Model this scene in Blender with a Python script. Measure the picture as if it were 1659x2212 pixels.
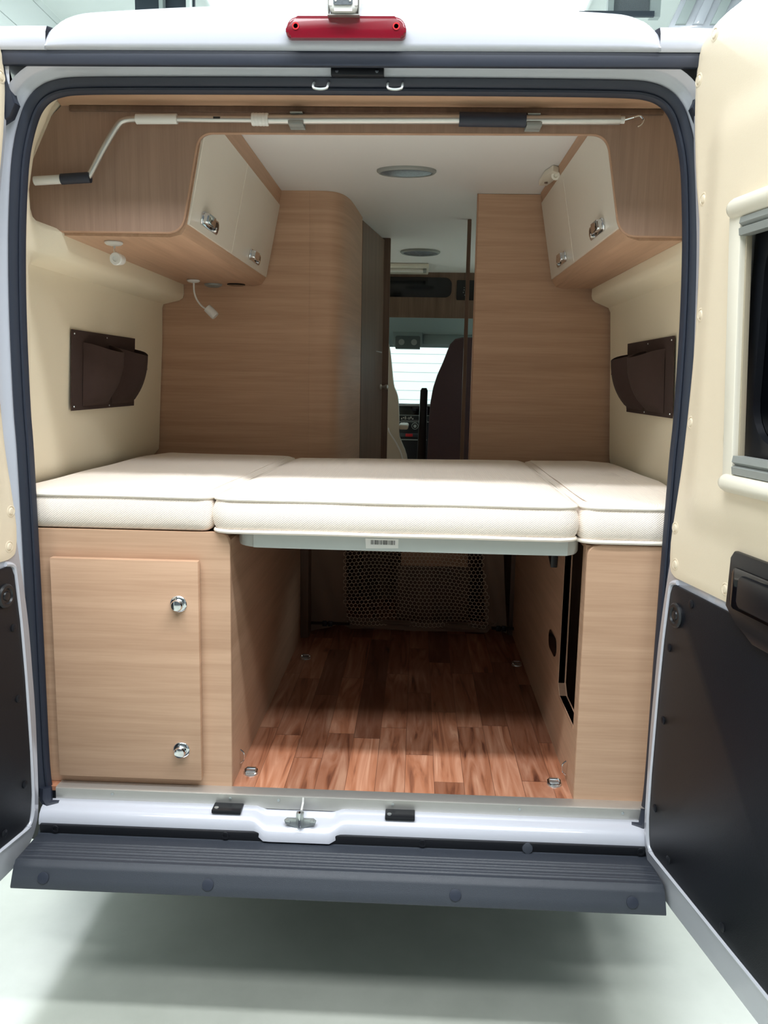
import bpy, bmesh, math, random
from mathutils import Vector, Matrix
random.seed(7)
S = bpy.context.scene
for o in list(bpy.data.objects): bpy.data.objects.remove(o)
COL = S.collection

# ------------------------------------------------------------------ camera, world, lights, exposure
cam_d = bpy.data.cameras.new('camera'); cam = bpy.data.objects.new('camera', cam_d); COL.objects.link(cam)
S.camera = cam
cam_d.sensor_fit = 'VERTICAL'; cam_d.sensor_height = 24.0; cam_d.lens = 24.0*1800/2212
cam_d.clip_start = .02; cam_d.clip_end = 200
_r = Vector((0.99900426, 0.04061553, 0.01846244)); _u = Vector((-0.02456089, 0.15519495, 0.9875785)); _f = Vector((-0.03724575, 0.98704858, -0.15603797))
cam.matrix_world = Matrix(((_r.x, _u.x, -_f.x, .175), (_r.y, _u.y, -_f.y, -2.078), (_r.z, _u.z, -_f.z, 1.66), (0, 0, 0, 1)))

w = bpy.data.worlds.new('world'); S.world = w; w.use_nodes = True
w.node_tree.nodes['Background'].inputs[0].default_value = (.80, .90, 1.0, 1)
w.node_tree.nodes['Background'].inputs[1].default_value = .06
S.view_settings.view_transform = 'Standard'; S.view_settings.look = 'None'
S.view_settings.exposure = 0.0; S.view_settings.gamma = 1.0

def area(name, loc, size, energy, color=(1, 1, 1), rot=(0, 0, 0)):
    d = bpy.data.lights.new(name, 'AREA'); d.shape = 'RECTANGLE'; d.size, d.size_y = size
    d.energy = energy; d.color = color
    o = bpy.data.objects.new(name, d); COL.objects.link(o); o.location = loc; o.rotation_euler = rot
    return o
# hall light rows: long strips across the hall, plus two added side fill lamps
area('hall_and_fill_light', (0.3, -1.90, 6.2), (7.0, .35), 460, (.94, .97, 1.0))
area('hall_and_fill_light', (0.3, -3.8, 6.2), (7.0, .9), 330, (.94, .97, 1.0))
area('hall_and_fill_light', (0.0, 5.5, 6.2), (8.0, .5), 660, (.92, .98, 1.0))
area('hall_and_fill_light', (-3.6, 4.6, 4.8), (.5, 4.0), 170, (.90, .97, 1.0), (0, math.radians(-35), 0))  # fill lamp added at the left to brighten the cab and aisle
area('hall_and_fill_light', (4.2, 4.6, 4.8), (.5, 4.0), 170, (.90, .97, 1.0), (0, math.radians(35), 0))  # matching fill lamp added at the right

# ------------------------------------------------------------------ materials
def new_mat(name):
    m = bpy.data.materials.new(name); m.use_nodes = True
    nt = m.node_tree; b = nt.nodes['Principled BSDF']; return m, nt, b
def srgb(c):
    def f(v):
        v /= 255.0
        return v/12.92 if v <= .04045 else ((v+.055)/1.055)**2.4
    return (f(c[0]), f(c[1]), f(c[2]), 1)
def plain(name, c, rough=.5, metal=0, noise=0, nscale=60, bump=0, bscale=200, coat=0, spec=.5):
    m, nt, b = new_mat(name)
    b.inputs['Base Color'].default_value = srgb(c); b.inputs['Roughness'].default_value = rough
    b.inputs['Metallic'].default_value = metal; b.inputs['Coat Weight'].default_value = coat
    b.inputs['Specular IOR Level'].default_value = spec
    tc = nt.nodes.new('ShaderNodeTexCoord')
    if noise:
        n = nt.nodes.new('ShaderNodeTexNoise'); n.inputs['Scale'].default_value = nscale; n.inputs['Detail'].default_value = 4
        nt.links.new(tc.outputs['Object'], n.inputs['Vector'])
        mx = nt.nodes.new('ShaderNodeMix'); mx.data_type = 'RGBA'
        c1 = srgb(c); mx.inputs[6].default_value = tuple(max(0, v*(1-noise)) for v in c1[:3])+(1,)
        mx.inputs[7].default_value = tuple(min(1, v*(1+noise)) for v in c1[:3])+(1,)
        nt.links.new(n.outputs[0], mx.inputs[0]); nt.links.new(mx.outputs[2], b.inputs['Base Color'])
    if bump:
        n = nt.nodes.new('ShaderNodeTexNoise'); n.inputs['Scale'].default_value = bscale; n.inputs['Detail'].default_value = 3
        nt.links.new(tc.outputs['Object'], n.inputs['Vector'])
        bp = nt.nodes.new('ShaderNodeBump'); bp.inputs['Strength'].default_value = bump; bp.inputs['Distance'].default_value = .002
        nt.links.new(n.outputs[0], bp.inputs['Height']); nt.links.new(bp.outputs[0], b.inputs['Normal'])
    return m
def wood(name, c1, c2, scale, rough=.45):
    """laminate with a fine stretched grain; scale is low along the grain"""
    m, nt, b = new_mat(name)
    tc = nt.nodes.new('ShaderNodeTexCoord'); mp = nt.nodes.new('ShaderNodeMapping'); mp.inputs['Scale'].default_value = scale
    nt.links.new(tc.outputs['Object'], mp.inputs['Vector'])
    n1 = nt.nodes.new('ShaderNodeTexNoise'); n1.inputs['Scale'].default_value = 1.0; n1.inputs['Detail'].default_value = 6; n1.inputs['Distortion'].default_value = .6
    n2 = nt.nodes.new('ShaderNodeTexNoise'); n2.inputs['Scale'].default_value = 5.0; n2.inputs['Detail'].default_value = 5
    nt.links.new(mp.outputs[0], n1.inputs['Vector']); nt.links.new(mp.outputs[0], n2.inputs['Vector'])
    ad = nt.nodes.new('ShaderNodeMath'); ad.operation = 'MULTIPLY_ADD'; ad.inputs[1].default_value = .55
    nt.links.new(n2.outputs[0], ad.inputs[0]); nt.links.new(n1.outputs[0], ad.inputs[2])
    rp = nt.nodes.new('ShaderNodeValToRGB'); rp.color_ramp.elements[0].position = .42; rp.color_ramp.elements[1].position = 1.05
    rp.color_ramp.elements[0].color = srgb(c1); rp.color_ramp.elements[1].color = srgb(c2)
    nt.links.new(ad.outputs[0], rp.inputs[0]); nt.links.new(rp.outputs[0], b.inputs['Base Color'])
    b.inputs['Roughness'].default_value = rough; b.inputs['Specular IOR Level'].default_value = .3
    return m
WC1, WC2 = (181, 145, 118), (204, 168, 140)
M = {}
M['wood'] = wood('beech_laminate_horizontal', WC1, WC2, (1.2, 1.2, 34))
M['woodv'] = wood('beech_laminate_vertical', (148, 121, 105), (168, 139, 121), (60, 60, 2))
M['woody'] = wood('beech_laminate_lengthwise', WC1, WC2, (30, 1.2, 30))
M['edge'] = wood('beech_edging', (166, 130, 106), (188, 150, 124), (3, 3, 3))
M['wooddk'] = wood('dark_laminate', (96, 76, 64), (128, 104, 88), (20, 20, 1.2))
M['cream'] = plain('cream_vinyl_lining', (243, 232, 206), .62, bump=.25, bscale=500)
M['trim'] = plain('cream_plastic_trim', (238, 223, 198), .36, bump=.15, bscale=600)
M['beige_dark'] = plain('taupe_plastic', (176, 164, 142), .5)
M['blind'] = plain('cream_plastic_rail', (236, 230, 214), .35)
M['door_white'] = plain('gloss_white_cabinet_front', (232, 225, 212), .28, noise=.02, nscale=300)
M['paint'] = plain('white_vehicle_paint', (198, 201, 211), .22, coat=.6)
M['ceiling'] = plain('pale_ceiling_board', (244, 243, 241), .55)
M['black'] = plain('matt_black_board', (17, 20, 27), .42, bump=.3, bscale=700, noise=.1, nscale=6, spec=.3)
M['plastic'] = plain('black_plastic', (24, 26, 31), .38)
M['rubber'] = plain('black_rubber', (38, 44, 58), .5)
M['bumper'] = plain('grey_textured_plastic', (54, 59, 68), .42, bump=.4, bscale=900)
M['alu'] = plain('brushed_aluminium', (205, 203, 198), .36, metal=.75, noise=.03, nscale=40)
M['chrome'] = plain('chrome', (225, 228, 232), .08, metal=1)
M['zinc'] = plain('zinc_steel', (206, 212, 212), .35, metal=.8, noise=.1, nscale=80)
M['whitepl'] = plain('white_plastic', (226, 226, 222), .4)
M['greypl'] = plain('grey_plastic', (148, 152, 149), .45)
M['brown'] = plain('brown_fabric', (62, 45, 40), .9, bump=.5, bscale=900, noise=.12, nscale=40)
M['brownseat'] = plain('maroon_brown_upholstery', (78, 60, 62), .85, bump=.3, bscale=600, noise=.08, nscale=80)
M['creamseat'] = plain('cream_leather', (205, 196, 178), .5)
M['beigefab'] = plain('beige_brown_fabric', (150, 128, 110), .9, bump=.4, bscale=700)
M['net'] = plain('beige_net_cord', (226, 212, 190), .8)
M['red'] = plain('red_lens', (122, 10, 32), .2, coat=.5)
M['reddk'] = plain('red_button', (200, 30, 40), .4)
M['dash'] = plain('dark_grey_dashboard', (52, 58, 66), .5)
M['headliner'] = plain('grey_green_headliner', (132, 146, 144), .8)
M['console'] = plain('dark_grey_green_plastic', (84, 94, 94), .5)
M['screen'] = plain('dark_glass', (10, 12, 18), .08)
M['lens'] = plain('grey_lens', (112, 118, 124), .25, noise=.5, nscale=120)
M['paper'] = plain('white_label', (250, 249, 246), .6)
M['ink'] = plain('black_print', (40, 40, 42), .6)
M['bedframe'] = plain('grey_white_coated_steel', (206, 212, 210), .38)
M['hallwhite'] = plain('white_panel_wall', (234, 240, 239), .5)
M['backwall'] = plain('grey_wall', (84, 88, 92), .7)
M['hallgrey'] = plain('grey_hall_cladding', (150, 156, 160), .6)
M['groove'] = plain('grey_joint', (176, 186, 186), .7)
M['steel'] = plain('dark_steel', (52, 62, 74), .5)

# mattress ticking: fine diagonal rib
def ticking():
    m, nt, b = new_mat('ribbed_mattress_ticking')
    b.inputs['Base Color'].default_value = srgb((252, 240, 228)); b.inputs['Roughness'].default_value = .8
    b.inputs['Sheen Weight'].default_value = .15
    tc = nt.nodes.new('ShaderNodeTexCoord'); mp = nt.nodes.new('ShaderNodeMapping'); mp.inputs['Rotation'].default_value = (0, math.radians(38), 0)
    wv = nt.nodes.new('ShaderNodeTexWave'); wv.inputs['Scale'].default_value = 75; wv.inputs['Distortion'].default_value = .6; wv.bands_direction = 'Z'
    nt.links.new(tc.outputs['Object'], mp.inputs[0]); nt.links.new(mp.outputs[0], wv.inputs[0])
    w2 = nt.nodes.new('ShaderNodeTexNoise'); w2.inputs['Scale'].default_value = 14; nt.links.new(tc.outputs['Object'], w2.inputs['Vector'])
    ad = nt.nodes.new('ShaderNodeMath'); ad.operation = 'MULTIPLY_ADD'; ad.inputs[1].default_value = .8
    nt.links.new(w2.outputs[0], ad.inputs[0]); nt.links.new(wv.outputs[0], ad.inputs[2])
    bp = nt.nodes.new('ShaderNodeBump'); bp.inputs['Strength'].default_value = .35; bp.inputs['Distance'].default_value = .002
    nt.links.new(ad.outputs[0], bp.inputs['Height']); nt.links.new(bp.outputs[0], b.inputs['Normal'])
    return m
M['mattress'] = ticking()
M['piping'] = plain('off_white_piping', (248, 238, 226), .7)

def vinyl_floor():
    m, nt, b = new_mat('parquet_strip_vinyl')
    L = nt.links.new; N = nt.nodes.new
    tc = N('ShaderNodeTexCoord'); sp = N('ShaderNodeSeparateXYZ'); L(tc.outputs['Object'], sp.inputs[0])
    def mth(op, a, bb=None, c=None):
        n = N('ShaderNodeMath'); n.operation = op
        for i, v in enumerate((a, bb, c)):
            if v is None: continue
            if isinstance(v, (int, float)): n.inputs[i].default_value = v
            else: L(v, n.inputs[i])
        return n.outputs[0]
    u = mth('DIVIDE', sp.outputs[0], .082); iu = mth('FLOOR', u)
    wn = N('ShaderNodeTexWhiteNoise'); wn.noise_dimensions = '1D'; L(iu, wn.inputs['W'])
    v = mth('ADD', mth('DIVIDE', sp.outputs[1], .50), mth('MULTIPLY', wn.outputs[0], 7.3)); iv = mth('FLOOR', v)
    cb = N('ShaderNodeCombineXYZ'); L(iu, cb.inputs[0]); L(iv, cb.inputs[1])
    w2 = N('ShaderNodeTexWhiteNoise'); w2.noise_dimensions = '2D'; L(cb.outputs[0], w2.inputs['Vector'])
    # grain, shifted per strip
    off = N('ShaderNodeVectorMath'); off.operation = 'MULTIPLY_ADD'; L(w2.outputs['Color'], off.inputs[0]); off.inputs[1].default_value = (9, 9, 9); L(tc.outputs['Object'], off.inputs[2])
    mp = N('ShaderNodeMapping'); mp.inputs['Scale'].default_value = (27, 2.4, 1); L(off.outputs[0], mp.inputs[0])
    gr = N('ShaderNodeTexNoise'); gr.inputs['Scale'].default_value = 1; gr.inputs['Detail'].default_value = 5; gr.inputs['Distortion'].default_value = 1.7; L(mp.outputs[0], gr.inputs['Vector'])
    r1 = N('ShaderNodeValToRGB'); e = r1.color_ramp.elements; e[0].position = .25; e[0].color = srgb((92, 54, 42)); e[1].position = .75; e[1].color = srgb((194, 149, 124))
    x = e.new(.42); x.color = srgb((156, 102, 76)); x2 = e.new(.58); x2.color = srgb((172, 122, 98))
    L(gr.outputs[0], r1.inputs[0])
    tone = N('ShaderNodeMix'); tone.data_type = 'RGBA'; tone.blend_type = 'MULTIPLY'; tone.inputs[0].default_value = 1
    r2 = N('ShaderNodeValToRGB'); q = r2.color_ramp.elements; q[0].position = 0; q[0].color = (.66, .60, .57, 1); q[1].position = 1; q[1].color = (1.45, 1.45, 1.4, 1)
    L(w2.outputs['Value'], r2.inputs[0]); L(r1.outputs[0], tone.inputs[6]); L(r2.outputs[0], tone.inputs[7])
    fu = mth('FRACT', u); fv = mth('FRACT', v)
    ju = mth('LESS_THAN', fu, .022); jv = mth('LESS_THAN', fv, .006); jj = mth('MAXIMUM', ju, jv)
    dk = N('ShaderNodeMix'); dk.data_type = 'RGBA'; L(mth('MULTIPLY', jj, .55), dk.inputs[0]); L(tone.outputs[2], dk.inputs[6]); dk.inputs[7].default_value = srgb((70, 42, 32))
    L(dk.outputs[2], b.inputs['Base Color']); b.inputs['Roughness'].default_value = .33
    return m
M['vinyl'] = vinyl_floor()

def hall_floor():
    m, nt, b = new_mat('grey_sealed_concrete')
    L = nt.links.new; N = nt.nodes.new
    tc = N('ShaderNodeTexCoord'); n = N('ShaderNodeTexNoise'); n.inputs['Scale'].default_value = 1.4; n.inputs['Detail'].default_value = 7; n.inputs['Roughness'].default_value = .6
    L(tc.outputs['Object'], n.inputs['Vector'])
    r = N('ShaderNodeValToRGB'); r.color_ramp.elements[0].position = .3; r.color_ramp.elements[0].color = srgb((162, 166, 156)); r.color_ramp.elements[1].position = .7; r.color_ramp.elements[1].color = srgb((190, 193, 183))
    L(n.outputs[0], r.inputs[0]); L(r.outputs[0], b.inputs['Base Color'])
    b.inputs['Roughness'].default_value = .32
    return m
M['concrete'] = hall_floor()

def glass_mat(name, tint, gloss=.08):
    m = bpy.data.materials.new(name); m.use_nodes = True; nt = m.node_tree; nt.nodes.clear()
    o = nt.nodes.new('ShaderNodeOutputMaterial'); t = nt.nodes.new('ShaderNodeBsdfTransparent'); g = nt.nodes.new('ShaderNodeBsdfGlossy'); x = nt.nodes.new('ShaderNodeMixShader')
    t.inputs[0].default_value = tint; g.inputs['Roughness'].default_value = .03; x.inputs[0].default_value = gloss
    nt.links.new(t.outputs[0], x.inputs[1]); nt.links.new(g.outputs[0], x.inputs[2]); nt.links.new(x.outputs[0], o.inputs[0])
    return m
M['glass'] = glass_mat('clear_glass', (.93, .97, .96, 1), .05)
M['tint'] = glass_mat('tinted_acrylic', (.05, .055, .07, 1), .06)
def emis(name, c, s):
    m, nt, b = new_mat(name); b.inputs['Base Color'].default_value = c
    b.inputs['Emission Color'].default_value = c; b.inputs['Emission Strength'].default_value = s; return m
M['lamp'] = emis('lamp_panel', (.94, .98, 1, 1), 3)  # glow of the sheet added to whiten the hall ceiling

# ------------------------------------------------------------------ mesh helpers
class B:
    def __init__(s): s.bm = bmesh.new(); s.mi = 0
    def face(s, pts):
        vs = [s.bm.verts.new(p) for p in pts]; f = s.bm.faces.new(vs); f.material_index = s.mi; return f
    def grid(s, rows, closed_u=False, closed_v=False):
        """rows: list of rows of points"""
        V = [[s.bm.verts.new(p) for p in r] for r in rows]; n = len(V); m = len(V[0])
        for i in range(n if closed_v else n-1):
            for j in range(m if closed_u else m-1):
                a, b, c, d = V[i][j], V[i][(j+1) % m], V[(i+1) % n][(j+1) % m], V[(i+1) % n][j]
                f = s.bm.faces.new((a, b, c, d)); f.material_index = s.mi
        return V
    def cap(s, vs):
        try:
            f = s.bm.faces.new(vs); f.material_index = s.mi
        except ValueError: pass
    def prism(s, pts, vec, bev=0, seg=2):
        vec = Vector(vec); a = [s.bm.verts.new(p) for p in pts]; b = [s.bm.verts.new(Vector(p)+vec) for p in pts]
        n = len(a); fs = [s.bm.faces.new(a), s.bm.faces.new(b[::-1])]
        es = set(fs[0].edges) | set(fs[1].edges)
        for i in range(n):
            f = s.bm.faces.new((a[i], b[i], b[(i+1) % n], a[(i+1) % n])); fs.append(f)
        for f in fs: f.material_index = s.mi
        if bev:
            r = bmesh.ops.bevel(s.bm, geom=list(es), offset=bev, segments=seg, affect='EDGES', profile=.5, clamp_overlap=True)
            for f in r['faces']: f.material_index = s.mi
        return s
    def box(s, x0, x1, y0, y1, z0, z1, bev=0, seg=2):
        pts = [(x0, y0, z0), (x1, y0, z0), (x1, y1, z0), (x0, y1, z0)]
        a = [s.bm.verts.new(p) for p in pts]; b = [s.bm.verts.new((p[0], p[1], z1)) for p in pts]
        fs = [s.bm.faces.new(a[::-1]), s.bm.faces.new(b)]
        for i in range(4): fs.append(s.bm.faces.new((a[i], a[(i+1) % 4], b[(i+1) % 4], b[i])))
        for f in fs: f.material_index = s.mi
        if bev:
            es = {e for f in fs for e in f.edges}
            r = bmesh.ops.bevel(s.bm, geom=list(es), offset=bev, segments=seg, affect='EDGES', profile=.5, clamp_overlap=True)
            for f in r['faces']: f.material_index = s.mi
        return s
    def tube(s, path, r, n=10, closed=False, caps=True):
        P = [Vector(p) for p in path]; R = r if isinstance(r, (list, tuple)) else [r]*len(P)
        rows = []; nrm = None
        for i, p in enumerate(P):
            if closed: t = (P[(i+1) % len(P)]-P[i-1])
            else: t = P[min(i+1, len(P)-1)]-P[max(i-1, 0)]
            if t.length < 1e-9: t = Vector((0, 0, 1))
            t.normalize()
            if nrm is None:
                h = Vector((0, 0, 1)) if abs(t.z) < .9 else Vector((1, 0, 0)); nrm = t.cross(h).normalized()
            else:
                nrm = (nrm-t*nrm.dot(t)).normalized()
            bn = t.cross(nrm)
            rows.append([p+R[i]*(math.cos(2*math.pi*k/n)*nrm+math.sin(2*math.pi*k/n)*bn) for k in range(n)])
        V = s.grid(rows, closed_u=True, closed_v=closed)
        if caps and not closed: s.cap(V[0][::-1]); s.cap(V[-1])
        return s
    def lathe(s, prof, origin, axis, n=24):
        """prof: list of (radius, height along axis)"""
        ax = Vector(axis).normalized(); h = Vector((0, 0, 1)) if abs(ax.z) < .9 else Vector((1, 0, 0)); a = ax.cross(h).normalized(); b = ax.cross(a); o = Vector(origin)
        rows = [[o+ax*z+max(r, 1e-5)*(math.cos(2*math.pi*k/n)*a+math.sin(2*math.pi*k/n)*b) for k in range(n)] for r, z in prof]
        V = s.grid(rows, closed_u=True); s.cap(V[0][::-1]); s.cap(V[-1]); return s
def smooth(bm, ang=32):
    bmesh.ops.recalc_face_normals(bm, faces=bm.faces)
    for f in bm.faces: f.smooth = True
    for e in bm.edges:
        if len(e.link_faces) == 2:
            if e.calc_face_angle(0) > math.radians(ang): e.smooth = False
def obj(name, b, mats, parent=None, label=None, ang=32):
    bm = b.bm if isinstance(b, B) else b
    smooth(bm, ang); me = bpy.data.meshes.new(name); bm.to_mesh(me); bm.free()
    for m in (mats if isinstance(mats, (list, tuple)) else [mats]): me.materials.append(M[m])
    o = bpy.data.objects.new(name, me); COL.objects.link(o)
    if parent: parent_to(o, parent)
    if label: o['label'] = label
    return o
def world_of(o):
    return Matrix.Translation(o['_w']) if '_w' in o else Matrix.Identity(4)
def parent_to(o, p):
    o.parent = p
    if p.type == 'EMPTY': o.matrix_parent_inverse = Matrix.Translation(-Vector(p.location))
def tag(o, label=None, cat=None, group=None, kind=None):
    if label: o['label'] = label
    if cat: o['category'] = cat
    if group: o['group'] = group
    if kind: o['kind'] = kind
    return o
def thing(name, label, cat, loc, group=None):
    o = bpy.data.objects.new(name, None); COL.objects.link(o); o.location = loc; o.empty_display_size = .05
    return tag(o, label, cat, group)
def copy_thing(root, delta, label, group=None):
    """copy of a thing (an Empty) with its parts and their sub-parts, moved by delta"""
    r = root.copy(); COL.objects.link(r); r.location = Vector(root.location)+Vector(delta); r['label'] = label
    if group: r['group'] = group
    for ch in list(root.children):
        c = ch.copy(); COL.objects.link(c); c.parent = r
        for g in list(ch.children):
            d = g.copy(); COL.objects.link(d); d.parent = c
    return r
def rrect(x0, x1, z0, z1, r, n=6):
    """rounded rectangle, r = single radius or (bl, br, tr, tl)"""
    rs = r if isinstance(r, (tuple, list)) else (r,)*4; out = []
    for (cx, cz, a0, rr) in ((x0, z0, 180, rs[0]), (x1, z0, 270, rs[1]), (x1, z1, 0, rs[2]), (x0, z1, 90, rs[3])):
        if rr <= 0: out.append((cx, cz)); continue
        ox = cx+rr if cx == x0 else cx-rr; oz = cz+rr if cz == z0 else cz-rr
        for k in range(n+1):
            a = math.radians(a0+90*k/n); out.append((ox+rr*math.cos(a), oz+rr*math.sin(a)))
    return out
def round_poly(pts, rad, n=6):
    """round the corners of a 2D polygon; rad list per corner"""
    out = []; m = len(pts)
    for i, p in enumerate(pts):
        r = rad[i] if isinstance(rad, (list, tuple)) else rad
        p = Vector(p); a = Vector(pts[i-1])-p; b = Vector(pts[(i+1) % m])-p
        if r <= 0: out.append(tuple(p)); continue
        ang = a.angle(b); d = min(r/math.tan(ang/2), a.length*.49, b.length*.49); q0 = p+a.normalized()*d; q1 = p+b.normalized()*d
        for k in range(n+1):
            t = k/n; out.append(tuple(q0*(1-t)**2+p*2*t*(1-t)+q1*t*t))
    return out
def lerp(a, b, t): return a+(b-a)*t
def spline(keys, t):
    """piecewise linear lookup keys [(t, v)]"""
    for (a, va), (b, vb) in zip(keys, keys[1:]):
        if t <= b: return lerp(va, vb, 0 if b == a else max(0, (t-a)/(b-a)))
    return keys[-1][1]
def catmull(pts, n=6):
    P = [Vector(p) for p in pts]; out = []
    for i in range(len(P)-1):
        p0, p1, p2, p3 = P[max(i-1, 0)], P[i], P[i+1], P[min(i+2, len(P)-1)]
        for k in range(n):
            t = k/n; out.append(.5*((2*p1)+(-p0+p2)*t+(2*p0-5*p1+4*p2-p3)*t*t+(-p0+3*p1-3*p2+p3)*t**3))
    out.append(P[-1]); return out
PI = math.pi
FL = .557        # van floor height
CZ = 2.40        # van ceiling height

# ================================================================== THE HALL
def struct(name, b, m, parent=None, label=None):
    o = obj(name, b, m, parent)
    if not parent: o['kind'] = 'structure'
    if label: o['label'] = label
    return o
b = B(); b.box(-9, 9, -9, 13, -.2, 0); struct('floor', b, 'concrete', label='grey sealed concrete floor of the hall')
b = B()
z = 0
while z < 6.6:
    b.box(-5.35, -5.0, -9, 13, z+.006, min(z+.494, 6.6)); z += .5
b.mi = 1; b.box(-5.35, -5.012, -9, 13, 0, 6.6)
struct('wall_left', b, ['hallwhite', 'groove'], label='white horizontally panelled hall wall on the left')
b = B(); z = 0
while z < 6.6:
    b.box(-5.0, 5.6, 12.0, 12.3, z+.005, z+.150-.005 if z+.15 < 6.6 else 6.6); z += .15
b.mi = 1; b.box(-5.0, 5.6, 12.006, 12.3, 0, 6.6)
struct('wall_front', b, ['hallwhite', 'groove'], label='white ribbed hall wall seen through the windscreen')
b = B(); b.box(5.6, 5.9, -9, 12.3, 0, 6.6); struct('wall_right', b, 'hallgrey', label='grey hall wall on the right')
b = B(); b.box(-5.35, 5.9, -9.2, -9, 0, 6.6); struct('wall_back', b, 'backwall', label='grey hall wall behind the camera')
b = B(); b.box(-5.35, 5.9, -9, 12.3, 6.6, 6.8); struct('ceiling', b, 'hallwhite', label='white hall ceiling above the van')
t = thing('steel_girder', 'dark steel roof girder with bright web plates, above the van roof at left', 'girder', (-3.3, 9.4, 6.2))
b = B(); b.box(-3.60, -2.82, 9.3, 9.6, 6.02, 6.06); b.box(-3.60, -2.82, 9.43, 9.47, 6.06, 6.55); b.box(-3.60, -2.82, 9.3, 9.6, 6.55, 6.598); obj('beam', b, 'steel', t)
for x in (-3.25, -2.9):
    b = B(); b.box(x, x+.05, 9.3, 9.43, 6.06, 6.55); obj('web_plate', b, 'hallwhite' if x == -2.9 else 'groove', t)
t = thing('glow_panel', 'glowing white panel added to brighten the hall ceiling over the middle of the van roof', 'light', (-.2, 10.7, 6.5))
b = B(); b.box(-2.75, 2.3, 9.5, 11.9, 6.55, 6.598); obj('frame', b, 'hallwhite', t)
b = B(); b.box(-2.70, 2.25, 9.55, 11.85, 6.535, 6.549); obj('diffuser', b, 'lamp', t)  # emissive sheet added so the ceiling over the roof turns bright white
t = thing('roof_window', 'dark tinted pane in a white frame under the hall ceiling, seen over the roof at right', 'window', (2.6, 9.0, 6.2))
b = B(); b.box(2.35, 2.42, 8.9, 9.0, 6.05, 6.6); b.box(2.86, 2.98, 8.9, 9.0, 6.05, 6.6); obj('frame', b, 'groove', t)
b = B(); b.box(2.0, 2.9, 8.86, 8.9, 6.04, 6.10); obj('sill', b, 'steel', t)
b = B(); b.box(2.42, 2.86, 8.95, 8.97, 6.1, 6.6); obj('pane', b, 'lens', t)
t = thing('pressed_metal_panel', 'white pressed metal panel with ribs and a dark hole, high up right of the roof', 'panel', (3.2, 8.6, 5.8))
b = B(); b.prism([(3.0, 8.6, 5.8), (3.75, 8.6, 5.8), (4.05, 8.6, 6.5), (3.3, 8.6, 6.5)], (0, .08, 0), .01); obj('plate', b, 'paint', t)
for k in range(3):
    b = B(); x = 3.08+.2*k; b.prism([(x, 8.56, 5.84), (x+.12, 8.56, 5.84), (x+.34, 8.56, 6.4), (x+.24, 8.56, 6.4)], (0, .05, 0), .01); obj('rib', b, 'groove' if k % 2 == 0 else 'paint', t)
b = B(); b.lathe([(.04, 0), (.04, .03)], (3.72, 8.54, 6.15), (0, 1, 0), 16); obj('hole', b, 'steel', t)

# ================================================================== THE VAN
van = thing('camper_van', 'white high-roof camper van seen from behind with both rear doors open', 'van', (0, 2.4, 0))

# seal loop (inner edge of the rear opening) as half profile: (z, x)
LOOP_R = [(.535, .790), (.62, .797), (.95, .798), (1.24, .799), (1.47, .801), (1.58, .804), (1.80, .803), (1.98, .796), (2.11, .785), (2.17, .777), (2.217, .766), (2.26, .751), (2.285, .737), (2.303, .717), (2.314, .688), (2.319, .64), (2.321, .5), (2.322, .25), (2.322, 0)]
half = catmull([(x, z, 0) for z, x in LOOP_R], 4)
loop = [Vector((-p.x, 0, p.y)) for p in half]+[Vector((p.x, 0, p.y)) for p in half[::-1][1:]]
def loop_off(d, y):
    out = []
    for i, p in enumerate(loop):
        t = (loop[min(i+1, len(loop)-1)]-loop[max(i-1, 0)]).normalized()
        n = Vector((-t.z, 0, t.x)); out.append(Vector((p.x+n.x*d, y, p.z+n.z*d)))
    return out
# rubber seal: ribbed profile swept round the opening
prof = [(.004, .018), (-.001, .008), (0, 0), (.004, -.008), (.009, -.009), (.011, -.006), (.014, -.012), (.020, -.019), (.027, -.022), (.031, -.018), (.033, -.006)]
b = B(); b.grid([loop_off(d, y) for d, y in prof])
obj('door_seal', b, 'rubber', van, ang=50)
for s in (-1, 1):
    b = B(); b.tube([(s*.802, -.012, .56), (s*.800, -.018, .53), (s*.785, -.028, .515), (s*.76, -.024, .522)], [.016, .018, .016, .008], 10)
    obj('seal_foot', b, 'rubber', van)
# painted flange ring right outside the seal
b = B(); b.grid([loop_off(d, y) for d, y in [(.024, -.002), (.028, -.012), (.034, -.018), (.042, -.023), (.050, -.026), (.054, -.034), (.060, -.048), (.064, -.054)]])
obj('door_frame', b, 'paint', van, ang=60)
# D-pillars (painted) : from the ring out to the corner of the body
ring = loop_off(.064, -.054)
for s in (-1, 1):
    b = B()
    pts = [p for p in ring if (p.x*s > 0) and p.z < 2.33]
    pts.sort(key=lambda p: p.z)
    rows = []
    for p in pts:
        zz = p.z; xo = spline([(.4, .98), (1.2, 1.0), (1.9, .97), (2.44, .88)], zz)
        rows.append([p, Vector((lerp(abs(p.x), xo, .5)*s, -.056, zz)), Vector(((xo-.03)*s, -.052, zz)), Vector(((xo-.006)*s, -.03, zz)), Vector((xo*s, .02, zz)), Vector((xo*s, .8, zz)), Vector((xo*s, 1.5, zz))])
    b.grid(rows)
    q = rows[-1]
    b.grid([q, [Vector((v.x if i else v.x, v.y, 2.40)) for i, v in enumerate(q)]])
    obj('side_panel', b, 'paint', van, ang=50)
# lower side skirts + underside
b = B(); b.box(-.95, .95, .0, 4.6, .40, .545); b.box(-1.0, -.93, .02, 4.6, .36, .60); b.box(.93, 1.0, .02, 4.6, .36, .60)
obj('underbody', b, 'plastic', van)
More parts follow.
